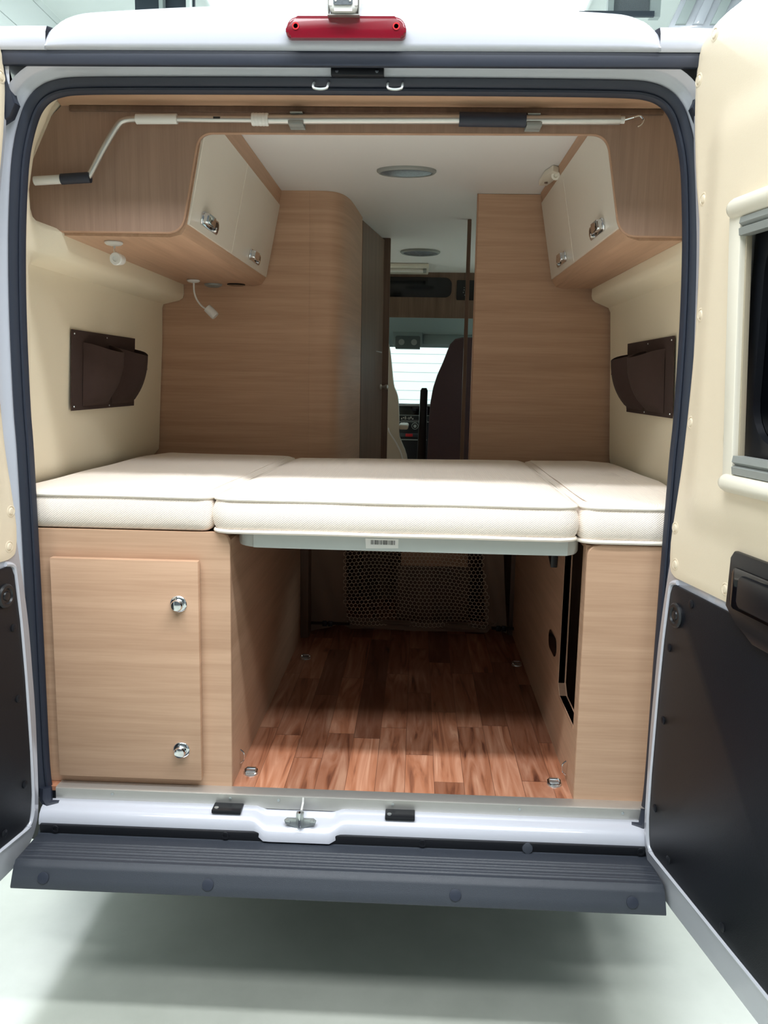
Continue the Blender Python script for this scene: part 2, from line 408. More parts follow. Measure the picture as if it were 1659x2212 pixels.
# dark gutter strip over the frame
b = B(); b.box(-.80, .80, -.064, -.050, 2.3605, 2.394, .004); obj('gutter_rubber', b, 'rubber', van)
for s in (-1, 1):
    b = B(); b.prism([(s*.800, -.058, 2.375), (s*.79, -.058, 2.31), (s*.775, -.058, 2.28), (s*.79, -.058, 2.25), (s*.84, -.058, 2.22), (s*.9, -.058, 2.24), (s*.9, -.058, 2.375)], (0, .03, 0), .004)
    obj('hinge_cover', b, 'rubber', van)
# roof cap
def zt(x):
    a = min(1, abs(x)/.69); q = min(1, max(0, abs(x)-.595)/.100); return 2.497-.026*a**2-.055*(1-math.sqrt(max(0, 1-q*q)))
xs = [-.6951]+sorted([sg*(.695-.100*(1-math.cos(k*PI/24))) for k in range(12) for sg in (-1, 1)]+[-.59+1.18*i/40 for i in range(41)])+[.6951]
rows = []
for y, f, z0 in [(-.03, 0, 2.392), (-.062, 0, 2.392), (-.070, .03, None), (-.072, .12, None), (-.068, .5, None), (-.060, .85, None), (-.048, 1, None), (.0, 1.12, None), (.15, 1.4, None), (.8, 1.9, None), (4.0, 2.0, None)]:
    r = []
    for x in xs:
        zz = z0 if z0 else (2.395+(zt(x)-2.395)*f if abs(x) < .695 else 2.393)
        r.append((x, y, zz))
    rows.append(r)
b = B(); b.grid(rows)
obj('roof_cap', b, 'paint', van, ang=45)
for s in (-1, 1):
    b = B(); x0, x1 = (.692, .90)
    rows = []
    for x in (x0, .75, .82, .87, .895, .90):
        dz = 0 if x < .8 else .10*((x-.8)/.1)**2
        rows.append([(s*x, -.02, 2.392), (s*x, -.066, 2.392), (s*x, -.071, 2.40), (s*x, -.069, 2.43-dz*.3), (s*x, -.060, 2.445-dz*.4), (s*x, -.02, 2.455-dz*.4), (s*x, .6, 2.47-dz*.4), (s*x, 4.0, 2.47-dz*.4)])
    b.grid(rows)
    obj('roof_rail', b, 'paint', van, ang=45)
# solid roof above ceiling so no light leaks in
b = B(); b.box(-.93, .93, .02, 3.95, 2.415, 2.44); obj('roof_inner', b, 'paint', van)

# interior linings
b = B(); b.box(-.80, .80, .18, 3.87, CZ, CZ+.012); obj('interior_ceiling', b, 'ceiling', van)
b = B(); b.box(-.98, .98, .0, 3.9, .545, FL); obj('interior_floor', b, 'vinyl', van)
def wall_prof(s):
    if s < 0: return [(-.73, CZ+.01), (-.80, 2.33), (-.855, 2.22), (-.875, 2.12), (-.86, 2.06), (-.80, 2.045), (-.787, 2.035), (-.787, 1.992), (-.792, 1.976), (-.806, 1.966), (-.872, 1.950), (-.877, 1.935), (-.880, 1.80), (-.892, 1.6), (-.902, 1.40), (-.905, 1.36), (-.93, 1.33), (-.95, 1.27), (-.95, FL)]
    return [(.77, CZ+.01), (.83, 2.33), (.885, 2.22), (.90, 2.12), (.90, 2.06), (.872, 2.045), (.858, 2.035), (.858, 2.008), (.862, 1.994), (.874, 1.984), (.928, 1.962), (.936, 1.945), (.945, 1.80), (.955, 1.6), (.965, 1.40), (.968, 1.36), (.975, 1.33), (.98, 1.27), (.98, FL)]
def loop_x(z):
    return spline([(a, c) for a, c in LOOP_R], z)
for s in (-1, 1):
    pr = wall_prof(s); b = B(); rows = []
    for y, k, lz in [(.006, 0, 0), (.03, .03, 0), (.09, .30, .0), (.15, .75, .5), (.20, 1, 1), (.5, 1, 1), (1.0, 1, 1), (1.375, 1, 1)]:
        r = []
        for i, (x, zz) in enumerate(pr):
            z2 = min(zz, 2.31) if k < .5 else zz
            xl = s*(loop_x(min(z2, 2.30))+.012)
            xx = x
            if 3 < i < 11 and lz < 1: xx = lerp(s*.86 if s < 0 else .905, x, lz)
            r.append((lerp(xl, xx, k), y, lerp(z2, zz, k)))
        rows.append(r)
    b.grid(rows); obj('interior_wall', b, 'cream', van, ang=38)
# lining of the forward cabin and living area sides
for s in (-1, 1):
    b = B(); X0, X1 = sorted((s*.972, s*1.0))
    b.prism([(X0, y, z) for y, z in [(1.45, .42), (5.16, .42), (5.16, 1.40), (4.36, 1.46), (1.70, 1.46), (1.70, 1.96), (4.30, 1.96), (3.95, 2.44), (1.45, 2.44)]], (X1-X0, 0, 0))
    obj('cabin_side', b, 'cream', van)

# sill: white pressed sheet with a dip for the lock, aluminium strip
def dip(x):
    a = x+.112
    k = max(0, min(1, (.118-abs(a))/.034)); k = k*k*(3-2*k); return k
rows = []
for i in range(121):
    x = -.80+1.60*i/120; k = dip(x)
    rows.append([(x, -.004, .520), (x, -.012, .529-.010*k), (x, -.030, .526-.012*k), (x, -.048-.006*k, .520-.014*k), (x, -.060-.012*k, .509-.014*k), (x, -.065-.016*k, .495-.014*k), (x, -.066-.016*k, .482-.014*k), (x, -.05, .474-.008*k)])
b = B(); b.grid(rows)
obj('sill', b, 'paint', van, ang=60)
b = B(); b.prism([(-.775, y, z) for y, z in [(.03, .5575), (.03, .5605), (-.006, .5605), (-.011, .558), (-.012, .522), (-.008, .522), (-.0075, .5555)]], (1.574, 0, 0))
sill_strip = obj('sill_strip', b, 'alu', van, label='brushed aluminium sill strip')
for x in (-.62, -.30, -.17, .135, .47, .74):
    b = B(); b.lathe([(.004, 0), (.004, .0015), (.002, .002)], (x, -.0125, .548), (0, -1, 0), 10); obj('screw', b, 'zinc', sill_strip)
for x in (-.303, .155):
    b = B(); b.box(x-.039, x+.039, -.052, -.008, .524, .534, .002); g = obj('guide_block', b, 'plastic', van, label='black plastic guide block on the sill')
    b = B(); b.lathe([(.006, 0), (.006, .002), (.003, .003)], (x-.028, -.040, .534), (0, 0, 1), 12); obj('screw', b, 'zinc', g)
b = B()
b.prism([(x, -.065, z) for x, z in [(-.147, .520), (-.14, .526), (-.070, .526), (-.063, .520), (-.066, .510), (-.090, .503), (-.105, .497), (-.122, .503), (-.144, .510)]], (0, .006, 0), .001)
b.box(-.115, -.095, -.074, -.058, .512, .545, .003)
lk = obj('lock_striker', b, 'zinc', van, label='zinc plated lock striker in the dip of the sill')
b = B(); b.box(-.108, -.102, -.082, -.070, .509, .551, .002); obj('striker_bar', b, 'chrome', lk)
for x in (-.137, -.073):
    b = B(); b.lathe([(.007, 0), (.006, .003), (.003, .004)], (x, -.066, .518), (0, -1, 0), 12); obj('screw', b, 'zinc', lk)
b = B(); b.tube([(-.104, -.014, .558), (-.104, -.018, .545), (-.104, -.05, .540)], .003, 8); obj('rod', b, 'whitepl', lk)

# bumper step
yf, zf = -.262, .468
ridg = []
def tread_z(y):
    z = .462+(y+.07)*-.03
    for c in (-.118, -.131, -.144, -.157, -.170, -.183):
        z += .0034*max(0, 1-abs(y-c)/.0035)
    return z
rows = []
ys = [-.066, -.075]+[-.08-.00175*i for i in range(68)]
xb = [-.80, -.795, -.75, -.4, 0, .4, .75, .795, .80]
for i, x in enumerate(xb):
    e = .004 if i in (0, len(xb)-1) else 0
    rr = [(x, -.05, .475), (x, -.062, .474), (x, -.070, .464)]
    for y in ys[1:]:
        rr.append((x, y, tread_z(y)-e if abs(x) < .78 else .462+(y+.07)*-.03-e))
    rr += [(x, -.2035, .4585-e), (x, -.2085, .456-e), (x, -.2115, .450-e), (x, -.2205, .430), (x, -.2300, .410), (x, -.2290, .405), (x, -.222, .403), (x, -.10, .403)]
    rows.append(rr)
b = B(); V = b.grid(rows); b.cap(V[0]); b.cap(V[-1][::-1])
bump = obj('bumper_step', b, 'bumper', van, label='dark grey ribbed plastic bumper step', ang=40)
b = B(); b.box(-.795, .79, -.074, -.060, .463, .487, .003); br = obj('retaining_strip', b, 'plastic', bump)
for x in (-.752, -.30, .215, .775):
    b = B(); b.lathe([(.010, 0), (.010, .003), (.005, .003), (.005, .001)], (x, -.074, .476), (0, -1, 0), 14); obj('screw', b, 'plastic', bump)
b = B(); b.lathe([(.014, 0), (.013, .003), (.008, .004)], (.486, -.075, .474), (0, -1, .3), 16); obj('screw_cap', b, 'bumper', bump)
for x in (-.72, -.31, .295, .72):
    b = B(); b.lathe([(.014, 0), (.014, .002), (.010, .003)], (x, -.2215, .431), (0, -1, .45), 20); obj('screw_cap', b, 'rubber', bump)

# high brake light, camera, latch plate on the header
b = B(); b.prism([(x, -.066, z) for x, z in rrect(-.139, .129, 2.411, 2.456, (.012, .012, .026, .026))], (0, -.022, 0), .006, 3)
bl = obj('brake_light', b, 'red', van, label='red high-level brake light on the roof edge')
for x in (-.117, .107):
    b = B(); b.lathe([(.008, 0), (.008, .002), (.005, .002), (.005, .0005)], (x, -.0875, 2.435), (0, -1, 0), 14); obj('screw', b, 'reddk', bl)
t = thing('reversing_camera', 'small white reversing camera mounted on top of the red brake light', 'camera', (-.01, -.1, 2.46))
b = B(); b.prism([(x, -.108, z) for x, z in rrect(-.041, .022, 2.458, 2.56, .012)], (0, .05, 0), .008, 3); hs = obj('housing', b, 'whitepl', t)
b = B(); b.prism([(x, -.108, z) for x, z in rrect(-.031, .011, 2.470, 2.55, .003)], (0, -.003, 0), .001); lf = obj('lens_window', b, 'lens', t)
for i in range(2):
    for k in range(4):
        b = B(); b.lathe([(.0025, 0), (.002, .0015)], (-.026+.032*i, -.111, 2.478+.014*k), (0, -1, 0), 8); obj('diode', b, 'whitepl', lf)
b = B(); b.prism([(x, -.10, z) for x, z in [(-.045, 2.56), (-.045, 2.453), (.026, 2.453), (.026, 2.56), (.0235, 2.56), (.0235, 2.4555), (-.0425, 2.4555), (-.0425, 2.56)]], (0, .03, 0)); obj('bracket', b, 'alu', t)
b = B(); b.box(-.043, .079, -.040, -.022, 2.3495, 2.369, .002); lp = obj('latch_plate', b, 'plastic', van, label='black latch plate under the header')
for x in (-.029, .063):
    b = B(); b.lathe([(.004, 0), (.004, .002)], (x, -.040, 2.358), (0, -1, 0), 10); obj('screw', b, 'chrome', lp)

# ------------------------------------------------------------------ REAR DOORS (local frame: s along the door from the hinge edge, z up, d towards the van's open side)
EDGE = [(.505, .000), (.568, -.006), (.77, -.010), (.90, -.006), (1.015, -.001), (1.12, .010), (1.21, .023), (1.315, .040), (1.40, .058), (1.484, .068), (1.643, .070), (1.74, .064), (1.85, .055), (1.93, .047), (2.004, .037), (2.109, .016), (2.17, .002), (2.25, -.012), (2.36, -.015), (2.395, -.008), (2.415, .010), (2.432, .050), (2.438, .10)]
DL = .775
def outline(inset=0, zb=.415, top=2.438):
    left = catmull([(s, z, 0) for z, s in EDGE], 3)
    bot = catmull([(.16, zb-.003, 0), (.09, zb+.003, 0), (.055, zb+.016, 0), (.020, zb+.047, 0), (.004, zb+.075, 0)], 3)
    pts = [(p.x, p.y) for p in bot]+[(p.x, p.y) for p in left]
    pts += [(.40, top), (DL, top-.003), (DL, zb)]
    return pts
def make_rear_door(side, H, sy):
    """side +1: right door, -1: left door"""
    e = Vector((side*.174, -.985, 0)).normalized(); n = Vector((-side*.985, -.174, 0)).normalized(); H = Vector(H)
    P = lambda s, z, d=0: H+e*s+n*d+Vector((0, 0, z))
    lab = ('right rear van door swung open, cream trimmed above and black below, with its framed window' if side > 0 else
           'left rear van door swung open, only a slim strip of cream trim and black panel in view')
    T = thing('rear_door', lab, 'door', P(.38, .415, -.03))
    out = outline()
    # raised painted lip round the black panel, outer rubber
    b = B(); rub = [P(s-.004 if s < .5 else s, z-.006 if z < .6 else z, -.040) for s, z in out[:60]]; b.tube(rub, .008, 8); obj('rubber_strip', b, 'rubber', T)
    # black lower panel
    bp = [(.040, .538), (.047, .512), (.075, .5035), (.40, .505), (.74, .507), (.745, 1.196), (.085, 1.196), (.064, 1.190), (.055, 1.17), (.044, 1.05), (.036, .90), (.031, .70), (.033, .58)]
    b = B(); b.prism([P(s, z, .0005) for s, z in bp], n*.006, .002); pn = obj('lower_panel', b, 'black', T, label='black lower door panel', ang=50)
    for s, z in [(.158, 1.172), (.070, 1.040), (.066, .855), (.058, .621), (.145, .535), (.389, .53), (.62, .54), (.62, 1.1)]:
        b = B(); b.lathe([(.010, 0), (.010, .002), (.007, .004), (.002, .0045)], P(s, z, .006), n, 14); obj('rivet', b, 'black', pn)
    b = B(); b.lathe([(.030, 0), (.030, .004), (.026, .008), (.020, .008), (.017, .004), (.012, .004), (.010, .007), (.002, .008)], P(.094, 1.127, .006), n, 28); obj('round_knob', b, 'plastic', pn)
    # white bead between frame and panel
    b = B(); bead = [P(s, z, .003) for s, z in [(.72, .500), (.40, .4985), (.078, .497), (.052, .500), (.036, .512), (.028, .54), (.024, .60), (.025, .72), (.030, .90), (.038, 1.05), (.049, 1.17), (.058, 1.195), (.084, 1.203)]]
    b.tube(catmull(bead, 4), .0065, 8); obj('bead', b, 'paint', T)
    # cream trim with a raised frame around the window: radial grid round the window hole
    tl = [(1.212, .075), (1.218, .052), (1.235, .041), (1.29, .036), (1.372, .047), (1.47, .062), (1.56, .070), (1.70, .078), (1.80, .077), (1.90, .073), (2.02, .059), (2.10, .035), (2.21, .011), (2.30, -.002), (2.36, -.002), (2.40, .010), (2.416, .05), (2.424, .12)]
    tp = [(p.y, p.x) for p in catmull([(z, s, 0) for z, s in tl], 4)]
    tout = tp+[(.3, 2.426), (.5, 2.426), (.74, 2.426), (.76, 2.40), (.765, 2.0), (.765, 1.6), (.765, 1.25), (.74, 1.213), (.55, 1.212), (.35, 1.213), (.2, 1.213), (.12, 1.212)]
    C0 = (.46, 1.76); N = 150
    def ray_poly(a, poly):
        dx, dz = math.cos(a), math.sin(a); best = None
        for i in range(len(poly)):
            x1, z1 = poly[i][0]-C0[0], poly[i][1]-C0[1]; x2, z2 = poly[(i+1) % len(poly)][0]-C0[0], poly[(i+1) % len(poly)][1]-C0[1]
            den = dx*(z2-z1)-dz*(x2-x1)
            if abs(den) < 1e-12: continue
            t = (x1*(z2-z1)-z1*(x2-x1))/den; u = (x1*dz-z1*dx)/den
            if t > 0 and -1e-6 <= u <= 1+1e-6 and (best is None or t > best): best = t
        return best
    hole = rrect(.255, .675, 1.50, 2.02, .05, 5)
    def hgt(s, z):
        # distance outside the plateau rectangle
        dx = max(.165-s, s-.74, 0); dz = max(1.42-z, z-2.16, 0); d = math.hypot(dx, dz)
        k = max(0, 1-d/.10); k = k*k*(3-2*k)
        dx = max(.20-s, s-.72, 0); dz = max(1.335-z, z-1.40, 0); k2 = max(0, 1-math.hypot(dx, dz)/.05); k2 = k2*k2*(3-2*k2)
        return .006+.012*k-.0*k2
    angs = [2*PI*i/N for i in range(N)]
    angs_o = sorted(set(angs+[math.atan2(z-C0[1], s-C0[0]) % (2*PI) for s, z in out]))
    angs += [math.atan2(z-C0[1], s-C0[0]) % (2*PI) for s, z in tp[::2]]
    angs = sorted(set(round(a, 4) for a in angs))
    ro = [ray_poly(a, out) for a in angs_o]; ri = [ray_poly(a, hole) for a in angs_o]
    ring = lambda rr, d, k=0: [P(C0[0]+math.cos(a)*(r-k), C0[1]+math.sin(a)*(r-k), d) for a, r in zip(angs_o, rr)]
    b = B(); b.grid([ring(ri, 0), ring(ro, 0, .006), ring(ro, -.002, .002), ring(ro, -.006), ring(ro, -.039), ring(ro, -.045, .006), ring(ri, -.045), ring(ri, 0)], closed_u=True)
    sk = obj('door_frame', b, 'paint', T, ang=50)
    R0 = [ray_poly(a, hole) for a in angs]; R1 = [ray_poly(a, tout) for a in angs]
    rows = [[P(C0[0]+math.cos(a)*r0, C0[1]+math.sin(a)*r0, -.03) for a, r0 in zip(angs, R0)]]
    for k in range(27):
        f = k/26; row = []
        for a, r0, r1 in zip(angs, R0, R1):
            r = lerp(r0, r1, f); s, z = C0[0]+math.cos(a)*r, C0[1]+math.sin(a)*r
            row.append(P(s, z, hgt(s, z) if k < 26 else .004))
        rows.append(row)
    rows.append([P(C0[0]+math.cos(a)*r1, C0[1]+math.sin(a)*r1, .0005) for a, r1 in zip(angs, R1)])
    b = B(); b.grid(rows, closed_u=True); tr = obj('upper_trim', b, 'trim', T, label='cream moulded upper door trim', ang=70)
    for s, z in [(.069, 2.405), (.012, 2.332), (.073, 2.067), (.110, 1.816), (.099, 1.579), (.056, 1.329), (.069, 1.244), (.290, 1.240), (.33, 2.40), (.6, 2.40)]:
        h = hgt(s, z)
        b = B(); b.lathe([(.015, -.004), (.015, .0005), (.012, .0012), (.0105, -.0015), (.010, .0005), (.007, .0028), (.001, .0034)], P(s, z, h), n, 20); obj('trim_cap', b, 'trim', tr)
    # window with blind cassette
    b = B(); b.prism([P(s, z, -.034) for s, z in rrect(.245, .69, 1.49, 2.03, .06)], n*.003); wd = obj('window', b, 'tint', T, label='dark tinted acrylic door window')
    oo = rrect(.262, .67, 1.505, 2.015, .055); ii = rrect(.300, .632, 1.545, 1.975, .09)
    b = B(); b.grid([[P(s, z, -.028) for s, z in oo], [P(s, z, -.012) for s, z in oo], [P(s*.92+.0373, z*.92+.1408, -.008) for s, z in oo], [P(s, z, -.014) for s, z in ii], [P(s, z, -.030) for s, z in ii]], closed_u=True); obj('window_rubber', b, 'plastic', wd)
    for z0, z1, nm in ((1.447, 1.487, 'blind_rail'), (1.990, 2.034, 'blind_rail')):
        s0 = .280 if z0 < 1.6 else .228; zc = (z0+z1)/2; hh = (z1-z0)/2
        b = B(); path = []
        rows = []
        for s in [s0, s0+.004, s0+.012, s0+.022, .44, .60, .755]:
            q = 1 if s > s0+.02 else math.sqrt(max(.05, 1-(1-(s-s0)/.022)**2))
            rows.append([P(s, zc+q*hh*math.sin(a), .022+q*.024*max(-.6, math.cos(a))) for a in [2*PI*k/18 for k in range(18)]])
        V = b.grid(rows, closed_u=True); b.cap(V[0]); b.cap(V[-1][::-1]); obj(nm, b, 'blind', T)
    b = B(); b.prism([P(s, z, .012) for s, z in [(.232, 2.0), (.276, 2.0), (.322, 1.480), (.285, 1.480)]], n*.020, .004); obj('blind_side_frame', b, 'blind', T)
    b = B(); b.prism([P(s, z, .008) for s, z in [(.2765, 1.998), (.281, 1.998), (.327, 1.482), (.3225, 1.482)]], n*.012, .001)
    obj('guide_channel', b, 'beige_dark', T)
    for z0, z1, s0 in ((1.487, 1.524, .325), (1.955, 1.990, .280)):
        b = B(); zc = (z0+z1)/2
        b.prism([P(s0, z0, .012), P(s0, z0, .034), P(s0, zc-.004, .036), P(s0, zc, .028), P(s0, zc+.006, .036), P(s0, z1, .034), P(s0, z1, .012)], e*(.755-s0)); g = obj('guide_channel', b, 'greypl', T)
    # black grab handle recess
    hp = [(.314, 1.212), (.318, 1.315), (.330, 1.330), (.70, 1.330), (.70, 1.16), (.42, 1.16), (.36, 1.185), (.335, 1.20)]
    b = B(); b.prism([P(s, z, .004) for s, z in hp], n*.014, .004, 2); hd = obj('grab_handle', b, 'plastic', T, label='black recessed grab handle')
    b = B(); b.prism([P(s, z, .0185) for s, z in rrect(.335, .62, 1.215, 1.30, .015)], n*.003, .001); obj('recess', b, 'screen', hd)
    b = B(); b.prism([P(s, z, .018) for s, z in rrect(.372, .60, 1.225, 1.29, .012)], n*.012, .003); obj('grip', b, 'plastic', hd)
    if side > 0:
        b = B(); b.lathe([(.018, 0), (.018, .004), (.010, .006)], P(.352, 1.635, -.030), n, 16); obj('window_catch', b, 'reddk', wd)
    return T
make_rear_door(1, (.785, -.060, 0), 0)
make_rear_door(-1, (-.802, -.060, 0), 0)

# ------------------------------------------------------------------ FURNITURE IN THE REAR
# left base cabinet
t = thing('base_cabinet', 'wood-effect base cabinet left of the load bay, with a locker door and two chrome knobs', 'cabinet', (-.55, .7, FL))
b = B(); b.prism([(x, .030, z) for x, z in round_poly([(-.90, FL), (-.304, FL), (-.304, 1.262), (-.90, 1.262)], [0, 0, .035, 0])], (0, .018, 0), .0015, 1)
b.box(-.90, -.32, .048, 1.34, 1.235, 1.255)
obj('carcass', b, 'wood', t)
b = B(); b.box(-.322, -.305, .0485, 1.36, FL, 1.24); obj('side_panel', b, 'wood', t)
b = B(); b.box(-.772, -.382, .006, .0275, .585, 1.189, .003, 2); dr = obj('door', b, 'wood', t)
b = B(); b.box(-.76, -.395, .0265, .0305, .60, 1.18); obj('door_bump_strip', b, 'edge', dr)
for z in (1.075, .672):
    b = B(); b.lathe([(.022, 0), (.022, .003), (.019, .006), (.015, .007), (.014, .012), (.0155, .019), (.013, .024), (.006, .026)], (-.4345, .006, z), (0, -1, 0), 32); kb = obj('knob', b, 'chrome', dr)
# right base cabinet
t = thing('base_cabinet', 'narrow wood-effect base cabinet right of the load bay, with a rounded corner', 'cabinet', (.75, .7, FL))
b = B(); b.prism([(x, .030, z) for x, z in round_poly([(.618, FL), (.90, FL), (.90, 1.255), (.618, 1.255)], [0, 0, 0, .035])], (0, .018, 0), .0015, 1)
obj('front_panel', b, 'wood', t)
b = B(); X = .618
b.prism([(X, y, z) for y, z in [(.0485, FL), (1.50, FL), (1.50, 1.24), (.335, 1.24), (.335, .772), (.30, .745), (.085, .745), (.085, 1.24), (.0485, 1.24)]], (.018, 0, 0))
b.box(X, X+.018, .0485, 1.5, 1.2402, 1.25); obj('side_panel', b, 'wood', t)
b = B()
b.prism([(X-.002, y, z) for y, z in [(.335, 1.235), (.345, 1.235), (.345, .765), (.305, .735), (.085, .735), (.085, .745), (.30, .745), (.335, .772)]], (.024, 0, 0)); obj('opening_edging', b, 'edge', t)
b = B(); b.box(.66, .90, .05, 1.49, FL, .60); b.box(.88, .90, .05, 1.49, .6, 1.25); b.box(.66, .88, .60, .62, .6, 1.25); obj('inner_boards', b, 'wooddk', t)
b = B(); b.prism([(X-.001, y, z) for y, z in rrect(.395, .535, .825, .885, .029)], (-.002, 0, 0)); obj('finger_hole', b, 'screen', t)
b = B(); b.prism([(X-.002, .74, 1.235), (X-.002, .44, 1.235), (X-.002, .45, 1.10)], (-.02, 0, 0), .002); obj('bracket', b, 'plastic', t)

# bed: steel-edged platform under the middle mattress
t = thing('bed_platform', 'grey-white steel framed bed platform under the middle mattress, spanning between the cabinets', 'bed', (.14, .7, 1.22))
path = [(-.30, .25, 0), (-.298, .14, 0), (-.285, .085, 0), (-.25, .055, 0), (-.20, .045, 0), (.15, .040, 0), (.52, .040, 0), (.575, .050, 0), (.60, .085, 0), (.61, .14, 0), (.612, .25, 0)]
pp = catmull(path, 4); b = B()
rows = []
for i, p in enumerate(pp):
    t0 = (pp[min(i+1, len(pp)-1)]-pp[max(i-1, 0)]).normalized(); nn = Vector((-t0.y, t0.x, 0))
    rows.append([p+nn*d+Vector((0, 0, z)) for d, z in [(.028, 1.262), (.0, 1.262), (-.002, 1.258), (-.002, 1.226), (.0, 1.222), (.028, 1.222)]])
b.grid(rows); fr = obj('frame', b, 'bedframe', t)
b = B(); b.prism([(p.x, p.y+.03 if p.y < .2 else p.y, 1.245) for p in pp]+[(.612, 1.35, 1.245), (-.30, 1.35, 1.245)], (0, 0, .014)); obj('board', b, 'wooddk', t)
b = B(); b.prism([(x, .0375, z) for x, z in [(.050, 1.229), (.134, 1.2315), (.134, 1.2555), (.048, 1.2555)]], (0, -.0006, 0))
lb = obj('sticker', b, 'paper', fr, label='white sticker with a barcode')
random.seed(3); b = B(); x = .062
while x < .124:
    wd = random.choice([.0006, .001, .0016]); b.box(x, x+wd, .0362, .0368, 1.240, 1.2515); x += wd+random.choice([.0008, .0012, .002])
obj('barcode', b, 'ink', lb)

# mattresses
def mattress(name, label, out, rad, z0, z1, group, bot=True, bulge=.010, puff=.004):
    cx = sum(p[0] for p in out)/len(out); cy = sum(p[1] for p in out)/len(out)
    ol = round_poly(out, rad, 8)
    # densify
    dn = []
    for i, p in enumerate(ol):
        q = ol[(i+1) % len(ol)]; L = math.hypot(q[0]-p[0], q[1]-p[1]); k = max(1, int(L/.05))
        for j in range(k): dn.append((lerp(p[0], q[0], j/k), lerp(p[1], q[1], j/k)))
    m = len(dn)
    def nrm(i):
        a = dn[i-1]; c = dn[(i+1) % m]; v = Vector((c[1]-a[1], -(c[0]-a[0]), 0)); v.normalize(); return v
    N_ = [nrm(i) for i in range(m)]
    # outline is counter-clockwise -> N_ points outward
    def ring(d, z, wob=0):
        return [Vector((p[0], p[1], z))+N_[i]*(d+wob*.0015*math.sin(i*.9)) for i, p in enumerate(dn)]
    T = thing(name, label, 'mattress', (cx, cy, z0), group)
    h = z1-z0; b = B()
    rows = [ring(-.05, z0), ring(-.012, z0), ring(-.002, z0+.006)]
    for k in range(1, 6):
        f = k/6; rows.append(ring(bulge*math.sin(PI*f), z0+.006+(h-.02)*f, 1))
    rows += [ring(-.001, z1-.012), ring(-.006, z1-.004), ring(-.02, z1)]
    for f in (.06, .14, .3, .5, .75):
        rows.append([Vector((lerp(p[0], cx, f), lerp(p[1], cy, f), z1+puff*math.sin(min(1, f/.3)*PI/2)+.0008*math.sin(i*.7+f*20))) for i, p in enumerate(dn)])
    V = b.grid(rows, closed_u=True); b.cap(V[-1]); b.cap(V[0][::-1])
    body = obj('cover', b, 'mattress', T, ang=80)
    b = B(); b.tube(ring(.001, z1-.010, 1), .0045, 8, closed=True); obj('piping', b, 'piping', body)
    if bot:
        b = B(); b.tube(ring(.002, z0+.006, 1), .0055, 8, closed=True); obj('piping', b, 'piping', body)
    return T
G = 'mattress sections of the rear bed'
mattress('mattress', 'wide middle mattress section of the rear bed, overhanging the load bay', [(-.343, .012), (.585, .012), (.592, 1.20), (-.288, 1.10)], [.045, .045, .05, .03], 1.263, 1.362, G)
mattress('mattress', 'left mattress section lying on the cabinet with the locker door', [(-.885, .028), (-.353, .028), (-.300, 1.16), (-.815, 1.20), (-.86, 1.0)], [.05, .035, .03, .05, .1], 1.264, 1.362, G, bot=False, bulge=.006)
mattress('mattress', 'right narrow mattress section lying on the cabinet beside the right wall', [(.600, .030), (.90, .030), (.95, .55), (.93, 1.18), (.86, 1.26), (.604, 1.22)], [.04, .03, .2, .06, .08, .03], 1.257, 1.360, G)

# partitions behind the bed
t = thing('washroom_cabin', 'wood-effect washroom partition with a rounded corner and narrow door, behind the bed at left', 'partition', (-.5, 1.9, FL))
cor = catmull([(-.275, 1.380, 0), (-.24, 1.379, 0), (-.190, 1.388, 0), (-.155, 1.425, 0), (-.132, 1.50, 0), (-.118, 1.62, 0), (-.100, 1.92, 0)], 5)
b = B(); pts = [(p.x, p.y) for p in cor]+[(-.125, 1.92), (-.145, 1.60), (-.175, 1.46), (-.23, 1.40), (-.275, 1.40)]
rows = [[Vector((x, y, z)) for x, y in pts] for z in (1.22, 1.5, 1.9, CZ-.0005)]
V = b.grid(rows, closed_u=True); b.cap(V[-1]); obj('curved_panel', b, 'wood', t)
b = B(); b.box(-.97, -.2753, 1.380, 1.40, 1.22, CZ-.0005); obj('flat_panel', b, 'wood', t)
# door between (-.097,1.93) and (-.013,2.49)
b = B(); b.prism([(-.0985, 1.932, .60), (-.020, 2.46, .60), (-.045, 2.465, .60), (-.1235, 1.936, .60)], (0, 0, 1.79), .002, 1); dr = obj('door', b, 'wooddk', t, label='narrow washroom door with a pale knob')
b = B(); b.lathe([(.014, 0), (.014, .006), (.008, .010), (.008, .022), (.013, .030), (.013, .040), (.006, .045)], (-.028, 2.40, 1.625), (.99, -.14, 0), 18); obj('knob', b, 'alu', dr)
b = B(); b.prism([(-.0985, 1.96, 1.800), (-.024, 2.44, 1.800), (-.022, 2.44, 1.806), (-.0965, 1.96, 1.806)], (0, 0, .004)); 
b.box(-.0965, -.094, 1.962, 1.966, 1.66, 1.72); obj('latch_rod', b, 'alu', dr)
b = B(); b.prism([(-.055, 2.468, FL), (.012, 2.474, FL), (.012, 2.50, FL), (-.055, 2.50, FL)], (0, 0, CZ-FL), .003, 1); obj('door_post', b, 'wooddk', t)
b = B(); b.box(-.97, -.10, 2.50, 2.52, FL, CZ); obj('back_panel', b, 'wood', t)

t = thing('tall_partition', 'tall wood-effect partition board behind the bed at right of the aisle', 'partition', (.7, 1.41, FL))
b = B(); b.box(.396, .99, 1.400, 1.420, 1.22, CZ-.001, .0015, 1); obj('board', b, 'wood', t)
b = B(); b.box(.392, .3958, 1.399, 1.421, 1.22, CZ-.001); obj('edging', b, 'edge', t)
b = B(); b.box(.385, .402, 1.93, 1.96, FL, CZ-.001, .001, 1); tag(obj('door_post', b, 'wooddk'), 'slim dark upright post beside the aisle, in front of the brown seat', 'post')

